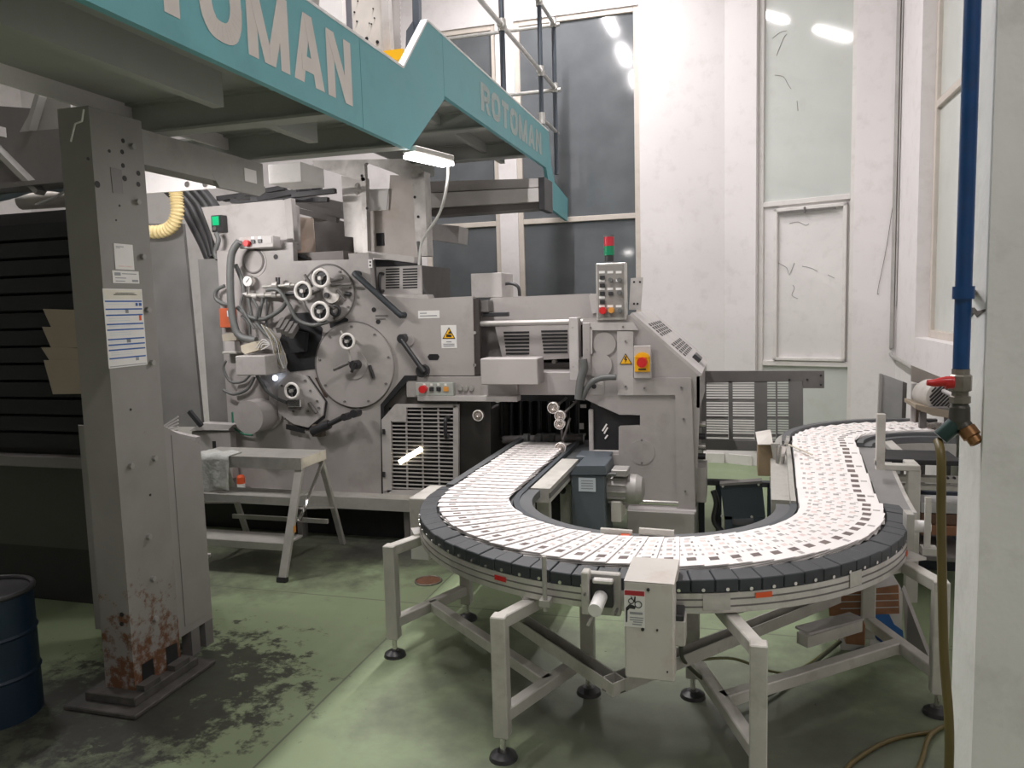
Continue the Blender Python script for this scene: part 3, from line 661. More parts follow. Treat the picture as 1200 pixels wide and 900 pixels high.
# black openings
pplate('opening', [(344, 367), (362, 366), (378, 385), (376, 400), (372, 432), (340, 436), (322, 416), (330, 392)], YM - .004, .006, BLACK, pr)
pplate('slot', [(386, 379), (404, 372), (408, 374), (407, 380), (392, 385), (387, 384)], YM - .004, .006, BLACK, pr)
pplate('slot', [(369, 443), (372, 442), (384, 463), (383, 466), (380, 465)], YM - .004, .006, mat('slot_brown', (.07, .045, .035), .6), pr)
pplate('slot', [(335, 497), (356, 502), (357, 508), (335, 503)], YM - .036, .006, BLACKP, pr)
for (a, c, r) in [(323, 301, 2.6), (438, 363, 2.6), (443, 377, 2.6), (434, 297, 0)]:
    if r: pcyl('plug_hole', a, c, r, YM - .003, .005, BLACK, pr, seg=14)
pplate('slot', [(503, 415), (513, 415), (515, 418), (513, 422), (503, 422), (501, 418)], YM - .003, .005, BLACK, pr)
for (a, c, e, f) in [(440, 369, 454, 371), (440, 373, 452, 374.5)]: pbox('plate_slit', (a, c, e, f), YM - .004, .006, PRESS_D, pr, bevel=0)
# handwheels
def handwheel(px, py, rpx, Y, name='handwheel', rim=WHEEL):
    ce = Y_(px, py, Y); R = (Y_(px + rpx, py, Y) - ce).length
    hub = MB().cyl(ce - Vector((0, .02, 0)), ce + Vector((0, YM - Y, 0)), .012, seg=12).cyl(ce - Vector((0, .022, 0)), ce + Vector((0, .02, 0)), R * .2, seg=14).build(name, ALU, pr, label='handwheel spindle')
    MB().torus(ce, (0, 1, 0), R * .85, R * .155, 28, 10).build('rim', rim, hub)
    MB().cyl(ce + Vector((0, .008, 0)), ce + Vector((0, .018, 0)), R * .7, seg=24).build('web', BLACKP, hub)
    sp = MB()
    for i in range(3):
        t = 2 * PI * i / 3 + .5; d = Vector((math.cos(t), 0, math.sin(t))); sp.bar(ce + d * R * .2, ce + d * R * .75, .007, .008, upv=(0, 1, 0))
    sp.build('spokes', HOSE, hub)
for a in [(376, 326, 10.5), (355, 341, 10.5), (375, 365, 11), (407, 400, 9.2), (342, 458, 9)]: handwheel(*a, YM - .14)
# levers, handles
def rod(name, p, q, r, m, Y, d=.05, **k): return MB().tube([Y_(*p, Y - d), Y_(*q, Y - d)], r, 8, res=1).build(name, m, pr, **k)
def handle(name, p, q, Y, r, m, d=.06, parent=pr):
    P, Q = Y_(*p, Y), Y_(*q, Y); o = Vector((0, -d, 0)); e = (Q - P).normalized() * .03
    return MB().tube([P, P + o * .8, P + o + e, Q + o - e, Q + o * .8, Q], r, 8, res=3).build(name, m, parent)
handle('guard_handle', (421, 321), (474, 369), YM, .022, SLATE, .07)
rod('lever', (470, 398), (497, 436), .019, BLACKP, YM, .06); pcyl('lever_pivot', 470, 397, 5, YM - .07, .07, BLACKP, pr); pcyl('lever_foot', 494, 435, 7, YM - .05, .05, BLACKP, pr)
pcyl('lever_stop', 479, 399, 6, YM - .02, .02, PRESS, pr)
MB().torus(Y_(497, 430, YM), (0, 1, 0), .30, .004, 16, 6, a0=1.2, a1=2.0)
rod('crank_arm', (391, 433), (409, 425), .013, PRESS_D, YM, .1); pcyl('crank_hub', 414, 428, 5, YM - .1, .1, BLACKP, pr)
rod('crank_grip', (412, 436), (416, 424), .012, BLACKP, YM, .12)
rod('pin', (433, 428), (438, 443), .012, BLACKP, YM, .03)
rod('spindle_rod', (399, 388), (404, 396), .01, ALUD, YM, .08)
rod('spindle_rod', (407, 405), (411, 424), .009, ALUD, YM, .09)
for (p, q) in [((365, 318), (372, 332)), ((357, 322), (366, 336)), ((388, 330), (402, 326)), ((388, 334), (412, 333)), ((395, 340), (405, 352)), ((378, 352), (392, 362)), ((352, 350), (376, 340))]:
    rod('link_rod', p, q, .011, PRESS_D, YM, .07)
rod('adjust_knob', (405, 344), (411, 345), .016, BLACKP, YM, .04)
MB().torus(Y_(393, 364, YM - .06), (0, 1, 0), .035, .013, 16, 8).build('hose_loop', BLACKP, pr)
rod('slider_lever', (362, 472), (371, 484), .014, PRESS_D, YM, .05)
kn = thing
rod('valve_body', (366, 506), (386, 497), .035, BLACKP, YM, .08); rod('valve_stem', (386, 497), (404, 488), .02, BLACKP, YM, .1); pcyl('valve_knob', 414, 485, 4.5, YM - .16, .08, BLACKP, pr, seg=12); pcyl('valve_knob', 403, 489, 4, YM - .14, .08, BLACKP, pr, seg=12)
pbox('valve_plate', (365, 498, 377, 512), YM - .06, .06, mat('brown_cast', (.11, .085, .065), .5), pr)
# gauge and pneumatics
ga = Y_(290, 329.5, YM - .07)
gg = MB().cyl(ga, ga + Vector((0, .035, 0)), .045, seg=24).build('pressure_gauge', CHROME, pr)
MB().cyl(ga - Vector((0, .002, 0)), ga, .038, seg=24).build('dial', WHITEP, gg)
MB().bar(ga + Vector((-.01, -.004, -.008)), ga + Vector((.02, -.004, .02)), .004, .002, upv=(0, 1, 0)).build('needle', BLACKP, gg)
rod('gauge_stem', (291, 335), (291, 346), .014, CHROME, YM, .06)
rod('air_manifold', (285, 346), (330, 346), .016, ALUD, YM, .06)
rod('air_manifold', (308, 336), (346, 334), .012, ALUD, YM, .06)
rod('air_manifold', (335, 345), (346, 344), .014, BLACKP, YM, .06)
for (a, c, r) in [(288, 346, .024), (299, 347, .022), (308, 346, .024), (322, 345, .028), (323, 334, .028), (338, 334, .02)]: p = Y_(a, c, YM - .06); MB().cyl(p - Vector((.02, 0, 0)), p + Vector((.02, 0, 0)), r, seg=6).build('pipe_fitting', IRON, pr)
rod('stop_rod', (324, 325), (324, 345), .008, BLACKP, YM, .06); rod('stop_rod', (327, 325), (327, 345), .008, BLACKP, YM, .06)
rod('drop_pipe', (308, 348), (304, 371), .012, HOSE, YM, .06); rod('drop_pipe', (312, 348), (312, 385), .009, HOSE, YM, .05); rod('drop_pipe', (291, 350), (296, 378), .012, HOSE, YM, .07)
H = [([(280, 283), (271, 300), (270, 340), (273, 375), (281, 394), (300, 399)], .034, .14), ([(276, 310), (284, 330), (286, 346)], .02, .06), ([(263, 335), (254, 340), (253, 350), (262, 356), (270, 357)], .018, .06), ([(278, 360), (290, 370), (303, 374), (314, 372), (330, 362), (336, 352)], .02, .08),
     ([(312, 340), (326, 340), (338, 356), (348, 374), (366, 381), (384, 377)], .018, .12), ([(283, 370), (292, 380), (293, 392)], .012, .07), ([(300, 378), (310, 390), (320, 398)], .018, .08), ([(285, 345), (282, 356), (286, 366), (298, 385)], .012, .1), ([(296, 350), (302, 362), (300, 374)], .012, .1),
     ([(265, 423), (262, 432), (270, 447), (285, 447), (294, 438)], .012, .08), ([(262, 457), (274, 462), (290, 456), (298, 442)], .014, .08), ([(301, 440), (312, 458), (325, 467), (336, 472)], .016, .08)]
for pts, r, d in H: ppipe('hose', pts, YM - d, r * .82, HOSE, pr, res=5)
for k in range(6):
    ppipe('thin_wire', [(306 + k * 2, 380 + k), (318 + 2 * k, 400), (322 + k * 2, 420), (330 + k, 432), (336 - k, 425), (330, 405 + 2 * k)], YM - .12 - .006 * k, .004, [WIRE, mat('wire_olive', (.35, .31, .2), .5), mat('wire_grey', (.3, .3, .3), .5)][k % 3], pr, seg=6, res=4)
for k in range(3): ppipe('thin_wire', [(300 + 3 * k, 408), (308, 398 + 3 * k), (316, 404), (306, 410)], YM - .2, .004, WIRE, pr, seg=6, res=4)
ppipe('earth_cable', [(272, 483), (274, 500), (284, 508), (296, 510)], YM - .03, .008, mat('earth_green', srgb(60, 130, 105), .5), pr, seg=6)
# valve block
for k in range(4):
    p = Y_(333 + 5 * k, 375 + 2.2 * k, YM - .1); MB().bar(p, p + Vector((.02, -.12, -.07)), .028, .045).build('valve_module', PRESS_D, pr)
pplate('valve_base', [(334, 386), (358, 390), (356, 412), (340, 414)], YM - .06, .05, BLACKP, pr)
pbox('orange_switch_box', (257, 361, 272, 384), YM - .06, .06, mat('orange_box', srgb(190, 95, 62), .45, var=.1), pr)
pbox('switch_window', (266, 364, 271, 371), YM - .064, .004, LBLUE, pr, bevel=0)
pplate('filter_bracket', [(260, 392), (276, 390), (277, 399), (261, 400)], YM - .08, .08, mat('beige_metal', (.42, .38, .31), .5), pr)
pbox('filter_bowl', (263, 400, 275, 413), YM - .08, .07, PRESS_L, pr); pbox('filter_foot', (260, 412, 277, 415), YM - .09, .09, ALUD, pr)
p0, p1 = pb(276, 417, 311, 440, YM - .28, .28)
jb = MB().box(p0, p1).build('junction_box', PRESS_L, pr, bevel=.006)
pplate('terminal_block', [(282, 405), (299, 400), (303, 405), (303, 410), (287, 415), (283, 412)], YM - .2, .08, mat('terminal_beige', (.58, .53, .42), .5), pr)
pcyl('indicator_led', 322, 443, 2.8, YM - .05, .01, LEDB, pr, seg=12); pcyl('indicator_led', 322, 434, 1.6, YM - .05, .01, LEDB, pr, seg=10)
# motor drum
pcyl('motor_drum', 291, 489, 17, YM - .22, .22, PRESS, pr, seg=40)
pcyl('drum_flange', 313, 484, 17, YM - .02, .02, PRESS, pr, seg=40)
pcyl('drum_shoulder', 296, 463, 19, YM - .05, .05, PRESS, pr, seg=32)
# control boxes
def panel(name, r, Y, d, m, btns, label, parent=None):
    o = pbox(name, r, Y - d, d, m, parent or pr, label=label)
    for (a, c, rr, bm_, dd) in btns:
        kind = 'push_button' if rr > 0 else 'square_button'
        if rr > 0: pcyl(kind, a, c, rr, Y - d - dd, dd, bm_, o, seg=14)
        else: pbox(kind, (a + rr, c + rr, a - rr, c - rr), Y - d - dd, dd, bm_, o, bevel=0)
    return o
panel('button_box', (280, 277, 320, 290.5), YM, .1, PRESS_L, [(287.5, 285, 3.2, RED, .035), (296, 283, -2.2, BLACKP, .01), (304, 282.5, -2.2, BLACKP, .01), (296, 278.7, -1.6, STICK, .003), (304, 278.5, -1.6, STICK, .003), (314, 281, -4, PRESS_L, .004)], 'grey button box with a red button')
panel('button_box', (487, 448.5, 531, 464), YM, .05, mat('panel_green_grey', (.40, .42, .39), .5), [(494.5, 456.5, 4.2, RED, .04), (505.5, 456, -2.4, BLACKP, .01), (513.7, 456, -2.4, BLACKP, .01), (522.3, 456, -2.6, AMBER, .01)] + [(a, 450.8, -1.3, STICK, .003) for a in (497, 505.5, 513.5, 522)], 'button strip with red, black and amber buttons')
for a in (539, 545.5, 552): pcyl('key_switch', a, 455, 2.8, YM - .02, .02, [ALUD, BLACKP, ALUD][int(a) % 3], pr, seg=14)
pbox('ledge_panel', (476, 441, 606, 466), YM + .0, .06, PRESS, pr); pbox('ledge_lip', (489, 464, 606, 470.5), YM - .05, .1, PRESS_L, pr)
# signs
pbox('name_label', (490, 364, 515, 373), YM - .003, .003, STICK, pr, bevel=0, label='small white label')
for (a, c, e) in [(492, 366.5, 500), (492, 369.5, 512)]: pbox('print', (a, c, e, c + 1.2), YM - .004, .001, STICKG, pr, bevel=0)
def tri_sign(pts, Y, parent, icon):
    t = pplate('warning_triangle', pts, Y, .002, BLACKP, parent, bevel=0, label='yellow warning triangle'); cxp = sum(p[0] for p in pts) / 3; cyp = sum(p[1] for p in pts) / 3
    pplate('triangle_field', [(cxp + (a - cxp) * .82, cyp + (c - cyp) * .82) for a, c in pts], Y - .001, .001, YEL, t, bevel=0)
    for q in icon: pplate('pictogram', q, Y - .002, .001, BLACKP, t, bevel=0)
sg = pbox('warning_sign', (517, 381, 535, 408), YM - .003, .003, STICK, pr, bevel=0, label='white sign with yellow hand-crush triangle')
tri_sign([(518.5, 397), (533.5, 397), (526, 383.5)], YM - .006, sg, [[(523, 395), (529, 395), (529, 392.5), (523, 391.5)], [(525, 391), (529, 391), (528, 388), (526, 389)]])
for (c, a, e) in [(400, 523, 529), (402.8, 519.5, 532.5), (404.8, 519.5, 532.5)]: pbox('print', (a, c, e, c + 1), YM - .005, .001, STICKG, sg, bevel=0)
pbox('small_tag', (431.5, 304, 436, 314), YM - .003, .003, STICK, pr, bevel=0)
for c in (307, 311): pcyl('print', 433.8, c, 1.1, YM - .005, .002, BLACKP, pr, seg=8)
# top guard with slots
tg = thing('slotted_guard', Y_(466, 345, YM + .12), 'small slotted guard with a black handle on top of the press', 'guard')
ystep = YM + .12
pbox('guard_plate', (441, 312, 494, 346), ystep + .01, .02, PRESS_L, tg)
for cxx in ((452, 468), (472, 489)):
    for k in range(8):
        y = 314.5 + k * 3.1; pbox('slot', (cxx[0], y, cxx[1], y + 1.7), ystep + .007, .005, BLACK, tg, bevel=0)
handle('handle', (449, 321), (449, 341), ystep, .012, BLACKP, .06, tg)
MB().bar(Y_(433, 298, ystep), Y_(488, 305, ystep), .08, .045).build('top_bar', PRESS_L, tg, bevel=.004)
MB().bar(Y_(440, 308, ystep + .05), Y_(488, 310, ystep + .05), .05, .05).build('roller', BLACKP, tg)
pplate('sill_plate', [(437, 345), (500, 345), (503, 351), (437, 347)], YM + .02, .12, PRESS_L, pr)
# grille door, slats over a dark inside, with a lit tube behind
gd_ = thing('grille_door', Y_(490, 581, YM), 'grey grille door with horizontal slats and a lit lamp behind', 'door')
YGd = YM - .01
pplate('door_frame', [(447, 492), (463, 474), (536, 474), (537, 477.5), (470, 477.5), (458, 492), (459, 575), (449, 581)], YGd, .03, PRESS_L, gd_)
pplate('door_frame', [(449, 574.5), (534, 574.5), (534, 581), (449, 581)], YGd, .03, PRESS_L, gd_)
pplate('door_frame', [(531, 474), (537, 474), (537, 581), (531, 581)], YGd, .03, PRESS_L, gd_)
pplate('door_corner', [(458, 492), (470, 477.5), (476, 477.5), (476, 494), (459, 494)], YGd, .025, PRESS_L, gd_)
for k in range(21):
    y = 480.5 + k * 4.6
    pbox('slat', (459.5 if y > 494 else 476, y, 532, y + 1.25), YGd + .008, .012, PRESS_L, gd_, bevel=0)
for a in (476, 494.5, 513.5): MB().bar(Y_(a, 478, YGd + .018), Y_(a + 1.6, 577, YGd + .018), .012, .008, upv=(0, 1, 0)).build('mullion', PRESS_L, gd_)
pbox('dark_inside', (458, 478, 533, 576), YM + .05, .01, BLACK, gd_, bevel=0)
handle('door_handle', (526, 489), (526, 511), YGd, .014, BLACKP, .07, gd_)
for c in (503, 553): pbox('hinge', (448, c, 451, c + 6), YGd - .01, .02, BLACKP, gd_, bevel=0)
pplate('gap_strip', [(446, 474), (474, 440), (488, 440), (488, 446), (478, 446), (450, 477), (452, 580), (447, 580)], YM - .004, .02, BLACK, pr, bevel=0)
MB().bar(Y_(468, 542, YGd + .004), Y_(494, 526, YGd + .004), .035, .008, upv=(0, 1, 0)).build('inner_lamp', LAMPW, gd_, label='lit lamp behind the slats')
# footboard
fb0, fb1 = Y_(225, 590, 4.95).x, Y_(481, 590, 4.95).x
ft = thing('footboard', ((fb0 + fb1) / 2, 5.0, 0), 'worn aluminium footboard along the foot of the press', 'footboard')
MB().box((fb0 - .5, 4.95, .325), (fb1, YM, .34)).build('tread', ALUD, ft); MB().box((fb0 - .5, 4.945, .255), (fb1, 4.955, .34)).build('front_lip', ALUD, ft)
for x in (fb0 - .3, (fb0 + fb1) / 2, fb1 - .05): MB().box((x - .02, 4.98, 0), (x + .02, 5.06, .325)).build('bracket', PRESS_D, ft)
MB().box((fb0 - .4, YM + .02, 0), (Y_(690, 590, YM).x, 6.7, .33)).build('plinth', BLACK, pr)

# side panel, post, belts, duct left of the press
pplate('metal_screen', [(150, 262), (214, 262), (237, 500), (150, 500)], 5.2, .03, mat('panel_dark_grey', (.20, .195, .19), .5, var=.15, scale=3), label='tall dark grey sheet panel between column and press', cat='panel')
pplate('machine_post', [(232, 304), (257, 303), (271, 500), (246, 500)], 5.15, .1, mat('post_grey', (.21, .205, .20), .5, var=.12), label='dark grey upright post at the left end of the press', cat='post')
for k in range(5):
    MB().tube([Y_(196 + 9 * k, 222 - k, 5.5), Y_(214 + 9 * k, 240, 5.45), Y_(226 + 7 * k, 262 - 3 * k, 5.4), Y_(238 + 5 * k, 285 - 4 * k, 5.4), Y_(246 + 3 * k, 304 - 3 * k, 5.4)], .042, 8, res=4).build('black_hose', mat('hose_black', (.035, .035, .037), .5), label='thick black hose curving down in a bundle beside the press', cat='hose', group='black hose bundle')
def corr(i, n): return .052 if i % 4 < 2 else .043
MB().tube([Y_(206, 224, 5.05), Y_(207, 235, 5.05), Y_(207.5, 250, 5.05), Y_(202, 264, 5.05), Y_(190, 271, 5.05), Y_(170, 272, 5.05), Y_(150, 271, 5.05)], .05, 14, res=16, rfun=corr).build('flexible_duct', DUCT, label='cream corrugated duct bending behind the column', cat='duct')
gs = thing('green_switch', Y_(254, 273, YM + .05), 'small black switch with a lit green lamp on the upper press cabinet', 'switch')
pbox('switch_box', (247.5, 252, 260, 272), YM + .05, .07, BLACKP, gs); pbox('green_lamp', (248.5, 253.5, 256, 264), YM + .044, .006, GREENLIT, gs, bevel=0); pcyl('key', 251, 267.5, 2, YM + .03, .02, CHROME, gs, seg=10)
ppipe('switch_cable', [(253, 273), (256, 282), (252, 296), (255, 304)], YM + .03, .018, HOSE, gs)

# ------------------------------------------------------------------ upper gantry over the press
YU = 5.6
gt = thing('press_gantry', Y_(440, 300, YU), 'worn metal gantry frame with open windows above the press', 'frame')
pplate('gantry_arch', [(366, 188), (470, 186), (492, 196), (497, 204), (484, 212), (455, 200), (429, 190.5), (427, 192), (428, 212), (423, 212), (368, 195)], YU, .05, IRON, gt)
pplate('gantry_post', [(423, 208), (428.5, 208), (431, 300), (425, 300)], YU, .06, IRON, gt)
pplate('gantry_post', [(483, 208), (497, 200), (501, 300), (488, 300)], YU, .12, IRON, gt)
pplate('back_plate', [(430, 247), (455, 246), (457, 205), (486, 206), (490, 302), (431, 300)], YU + .13, .03, mat('stained_plate', (.50, .455, .425), .5, .1, var=.15, scale=4, dirt=(.34, .25, .18), damt=.45, dscale=3), gt)
pplate('inner_post', [(400, 206), (424, 210), (426, 296), (415, 296), (414, 278), (404, 277)], YU + .062, .03, IRON, gt)
pplate('white_panel', [(428, 222), (455, 221), (453, 246), (430, 247)], YU + .1, .02, PANELW, gt)
pbox('slot', (441, 273, 450, 288), YU + .124, .01, BLACK, gt, bevel=0)
for (a, c) in [(418, 217), (418, 226)]: pcyl('bolt', a, c, 2.3, YU + .05, .012, CHROME, gt, seg=10)
for (a, c) in [(424, 206), (430, 244), (486, 231), (490, 254)]: pcyl('bolt_hole', a, c, 1.6, YU - .003, .005, BLACK, gt, seg=8)
pplate('paper_web', [(334, 252), (367, 256), (370, 300), (338, 300)], 5.55, .004, WEBP, label='stained paper web hanging inside the press', cat='paper web')
ud = thing('web_guide', Y_(370, 260, 6.1), 'dark web guide bars and rollers inside the upper press', 'machine')
pplate('guide_plate', [(367, 250), (412, 262), (416, 300), (370, 300)], 6.15, .05, mat('mid_dark', (.14, .13, .125), .5, var=.2), ud)
for (p, q, r) in [((338, 228), (402, 243), .05), ((340, 236), (402, 252), .04), ((345, 246), (396, 258), .03)]: MB().bar(Y_(*p, 5.9), Y_(*q, 5.9), .06, r * 1.6).build('guide_bar', PRESS_D, ud)
MB().bar(Y_(366, 258, 5.95), Y_(396, 254, 5.95), .05, .04).build('light_bar', PRESS_L, ud)
pplate('upright', [(352, 198), (367, 192), (368, 232), (345, 230)], 5.9, .04, IRON, ud)
handle('grab_handle', (377, 297), (395, 297), YM + .3, .012, HOSE, .02, ud)
MB().bar(Y_(344, 303, YM + .2), Y_(408, 300, YM + .2), .15, .07).build('front_roll', mat('roll_brown', (.14, .12, .11), .5), ud)
for k in range(3): MB().tube([Y_(344, 297 + 2 * k, YM + .1), Y_(352, 299 + k, YM + .08), Y_(360, 303, YM + .1)], .012, 6).build('short_hose', BLACKP, ud)
# conduit on the gantry, box beams under the far walkway
cd = thing('gantry_conduit', Y_(492, 330, YU), 'grey conduit bent down the gantry side', 'conduit')
ppipe('conduit', [(490, 283), (492, 300), (493, 320), (497, 340), (504, 347)], YU - .1, .014, HOSE, cd)
hb = thing('housing_beam', Y_(565, 245, 6.4), 'pale grey box beam under the far end of the walkway', 'beam')
pplate('beam_face', [(494, 213), (631, 209), (632, 219), (494, 226)], 6.4, .25, PRESS_L, hb); pplate('beam_face', [(494, 227), (633, 220), (633, 236), (494, 244)], 6.36, .3, mat('beam_pale', (.55, .53, .51), .5, var=.08), hb)
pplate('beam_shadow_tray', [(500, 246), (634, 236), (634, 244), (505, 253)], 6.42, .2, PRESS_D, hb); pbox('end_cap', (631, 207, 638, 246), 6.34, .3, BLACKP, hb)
pplate('cable_channel', [(506, 262), (538, 265), (537, 285), (506, 281)], 6.6, .25, PRESS_L, label='short grey cable trunk before the lower dark window', cat='trunking')
# things standing on the walkway, seen over the fascia
tw = thing('press_tower', (-2.3, 5, 2.72), 'pale drilled press tower plates rising above the walkway', 'machine')
YT = 4.7
pplate('tower_plate', [(374, -40), (399, -40), (402, 30), (374, 20)], YT, .05, PANELW, tw)
pplate('tower_plate', [(410, -40), (449, -40), (452, 62), (414, 50)], YT + .05, .05, mat('tower_paint', (.62, .58, .54), .5, var=.1, scale=6, dirt=(.35, .27, .2), damt=.3), tw)
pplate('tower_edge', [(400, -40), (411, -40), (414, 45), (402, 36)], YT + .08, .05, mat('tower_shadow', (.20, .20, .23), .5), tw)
pplate('tower_plate', [(445, -40), (452, -40), (458, 60), (449, 60)], YT + .02, .06, PRESS_L, tw)
for (a, c, r) in [(382, 2, 1), (415, 14, 1), (418, 25, 1), (429.5, 45, 1.8), (442, 49, 1.8), (437, 10, .8), (438.5, 21, .8), (435, 28, .9), (432.5, 27, .7), (419, 1, .8)]: pcyl('bolt_hole', a, c, r, YT + .04, .006, BLACK, tw, seg=8)
def corr2(i, n): return .034 if i % 2 else .030
MB().tube([Y_(463, -60, 5.2), Y_(464, -20, 5.2), Y_(464, 20, 5.2), Y_(465, 60, 5.2)], .032, 12, res=14, rfun=corr2).build('ribbed_hose', mat('hose_grey_ribbed', (.27, .25, .24), .6), label='grey ribbed hose rising behind the teal fascia notch', cat='hose')
sp_ = thing('walkway_post', Y_(485, 60, 5.0), 'dark blue-grey post with a plate behind the fascia notch', 'post')
pplate('post', [(482, -60), (490, -60), (491, 45), (484, 62)], 5.0, .05, DPOST, sp_); pplate('post_plate', [(476, 36), (484, 24), (486, 60), (475, 62)], 4.98, .03, DPOST, sp_)
MB().box(Y_(446, 60, 4.6), Y_(472, 65, 4.6) + Vector((0, .1, -.02))).build('yellow_edge', YEL, label='yellow painted step edge on the walkway', cat='step edge')

# ------------------------------------------------------------------ delivery unit, right part
dl = thing('delivery_unit', (-1.0, YM + .5, 0), 'grey press delivery unit with vents and electric control panel', 'machine')
# hood and middle section
pbox('cable_box', (552, 320, 588, 349), YM + .25, .3, PRESS_L, dl)
ppipe('cable', [(586, 335), (597, 332), (607, 336), (609, 347)], YM + .35, .012, BLACKP, dl)
pplate('hood', [(575, 349), (692, 344), (699, 366), (700, 376), (560, 378)], YM + .22, .9, PRESS, dl)
pplate('hood_end', [(690, 346), (700, 345), (703, 365), (694, 368)], YM + .2, .9, PRESS_L, dl)
MB().cyl(Y_(560, 379.5, YM + .05), Y_(688, 377, YM + .05), .02, seg=12).build('chrome_rod', mat('dull_steel_rod', (.40, .38, .365), .4, .4), dl)
pplate('vent_panel', [(580, 383), (668, 379), (668, 420), (590, 424)], YM + .2, .02, PRESS, dl)
for c0_, c1_ in ((590, 620), (634, 665)):
    for k in range(7):
        y = 388.5 + k * 4.1 - (1.5 if c0_ > 620 else 0); pbox('vent_slot', (c0_ + k * .5, y, c1_, y + 2.2), YM + .195, .006, BLACK, dl, bevel=0)
pbox('recess_back', (556, 376, 690, 470), YM + .45, .05, BLACK, dl, bevel=0)
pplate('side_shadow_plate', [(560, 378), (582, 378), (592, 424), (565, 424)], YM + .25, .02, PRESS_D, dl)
pbox('dark_gap', (553, 350, 562, 440), YM + .01, .05, mat('gap_brown', (.05, .042, .04), .6), dl)
for (a, c) in [(556, 390), (556, 428)]: pcyl('bolt', a, c, 1.8, YM, .012, ALUD, dl, seg=8)
pbox('clamp_lever', (566, 366, 595, 371), YM + .1, .05, BLACKP, dl)
pbox('latch_block', (553, 352, 572, 366), YM + .08, .12, PRESS_D, dl)
p0, p1 = pb(563, 420, 630, 451, YM - .16, .18)
MB().box(p0, p1).build('plain_box', PRESS, dl, bevel=.006)
pbox('lower_beam', (606, 436, 690, 463), YM + .04, .3, PRESS, dl)
pbox('inner_rail', (636, 425, 670, 433), YM + .3, .06, PRESS_D, dl); pcyl('rail_knob', 649, 424, 2.5, YM + .28, .05, ALUD, dl, seg=10)
# dark delivery mouth with rollers
pplate('mouth_side', [(536, 470), (575, 470), (575, 545), (548, 560), (538, 560)], YM + .04, .03, mat('mouth_dark', (.03, .027, .026), .5), dl)
MB().box((Y_(575, 500, 6.2).x, 6.2, .4), (Y_(700, 500, 6.2).x, 6.25, 1.3)).build('mouth_back', BLACK, dl)
MB().box((Y_(538, 500, YM).x, YM + .1, .34), (Y_(538, 500, YM).x + .03, 6.2, 1.2)).build('mouth_wall', BLACK, dl)
for k in range(9):
    a = 588 + k * 11; MB().tube([Y_(a, 468, 5.9), Y_(a, 500, 5.9), Y_(a + 1, 515, 5.85)], .02, 6, res=2).build('hanging_strap', mat('strap_dark', (.06, .06, .065), .4), dl)
MB().cyl(Y_(590, 516, 5.55), Y_(684, 514, 5.55), .035, seg=12).build('cross_roller', PRESS_D, dl)
for a in (617, 632, 647): p = Y_(a, 515, 5.5); MB().cyl(p - Vector((.02, 0, 0)), p + Vector((.02, 0, 0)), .045, seg=14).build('roller_disc', HOSE, dl)
def pulley(px, py, rpx, Y):
    c = Y_(px, py, Y); R = (Y_(px + rpx, py, Y) - c).length
    o = MB().lathe(c, (0, -1, 0), [(R, -.03), (R, 0), (R * .85, .004), (R * .7, -.006), (R * .45, -.006), (R * .4, .01), (R * .2, .012), (0, .006)], 24).build('clear_wheel', mat('wheel_steel', (.55, .50, .47), .25, .7), dl)
    MB().torus(c, (0, 1, 0), R * .92, R * .09, 24, 6).build('wheel_rim', WHEEL, o)
    return c
for a in [(560, 487, 6.3), (648, 478, 6.7), (656, 487.5, 6.3), (655.5, 497, 6.3), (656.5, 525, 6.6)]:
    c = pulley(*a, YM - .03)
for (p, q) in [((661, 484), (676, 470)), ((654, 474), (664, 466)), ((560, 487), (584, 474)), ((658, 500), (660, 520)), ((660, 515), (668, 490))]: MB().tube([Y_(*p, YM + .1), Y_(*q, YM + .15)], .009, 6, res=1).build('wheel_arm', PRESS_D, dl)
for (r) in [(610, 465, 614, 470), (680, 474, 687, 478), (679, 496, 684, 503), (671, 465, 673, 471)]: pbox('paper_scrap', r, YM + .5, .004, PAPER, dl, bevel=0)
ppipe('cable_loop', [(579, 455), (578, 466), (583, 471), (590, 466), (589, 456)], YM + .02, .006, WIRE, dl, seg=6)
# right side plate and slanted cover
YRt = YM - .08
DP = 1.25
side = [(683, 374), (738, 369), (820, 441), (820, 478), (815, 596), (725, 596), (726, 545), (697, 545), (697, 533), (725, 533), (725, 500), (750, 499), (750, 486), (726, 486), (686, 468), (674, 466), (676, 420), (683, 418)]
pplate('side_plate', side, YRt, .05, PRESS, dl)
q = [Y_(a, c, YRt) for a, c in [(738, 369), (820, 441), (820, 478), (816, 596)]]
def slope(name, a, c, m, off=0., y0=0., y1=DP):
    a, c = Vector(a), Vector(c); d = (c - a).normalized(); n = Vector((-d.z, 0, d.x))
    if n.z < 0: n = -n
    return MB().hexa([a + Vector((0, y0, 0)) + n * off, c + Vector((0, y0, 0)) + n * off, c + Vector((0, y1, 0)) + n * off, a + Vector((0, y1, 0)) + n * off] + [v + n * .02 for v in (a + Vector((0, y0, 0)) + n * off, c + Vector((0, y0, 0)) + n * off, c + Vector((0, y1, 0)) + n * off, a + Vector((0, y1, 0)) + n * off)]).build(name, m, dl)
slope('slanted_cover', q[0], q[1], PRESS_L)
d = (q[1] - q[0]); dn = d.normalized(); nn = Vector((-dn.z, 0, dn.x)); nn = nn if nn.z > 0 else -nn
hm = None
for blk in (.22, .56):
    for i in range(4):
        for j in range(6):
            p = q[0] + d * (blk + .055 * i) + Vector((0, .2 + j * .15, 0)) + nn * .021
            if hm is None: hm = MB().obox(p, dn * .013, Vector((0, .04, 0)), nn * .0008).build('vent_hole', BLACK, dl)
            else: clone(hm, 'vent_hole', p, dl)
p = q[0] + d * .86 + Vector((0, .55, 0)) + nn * .03
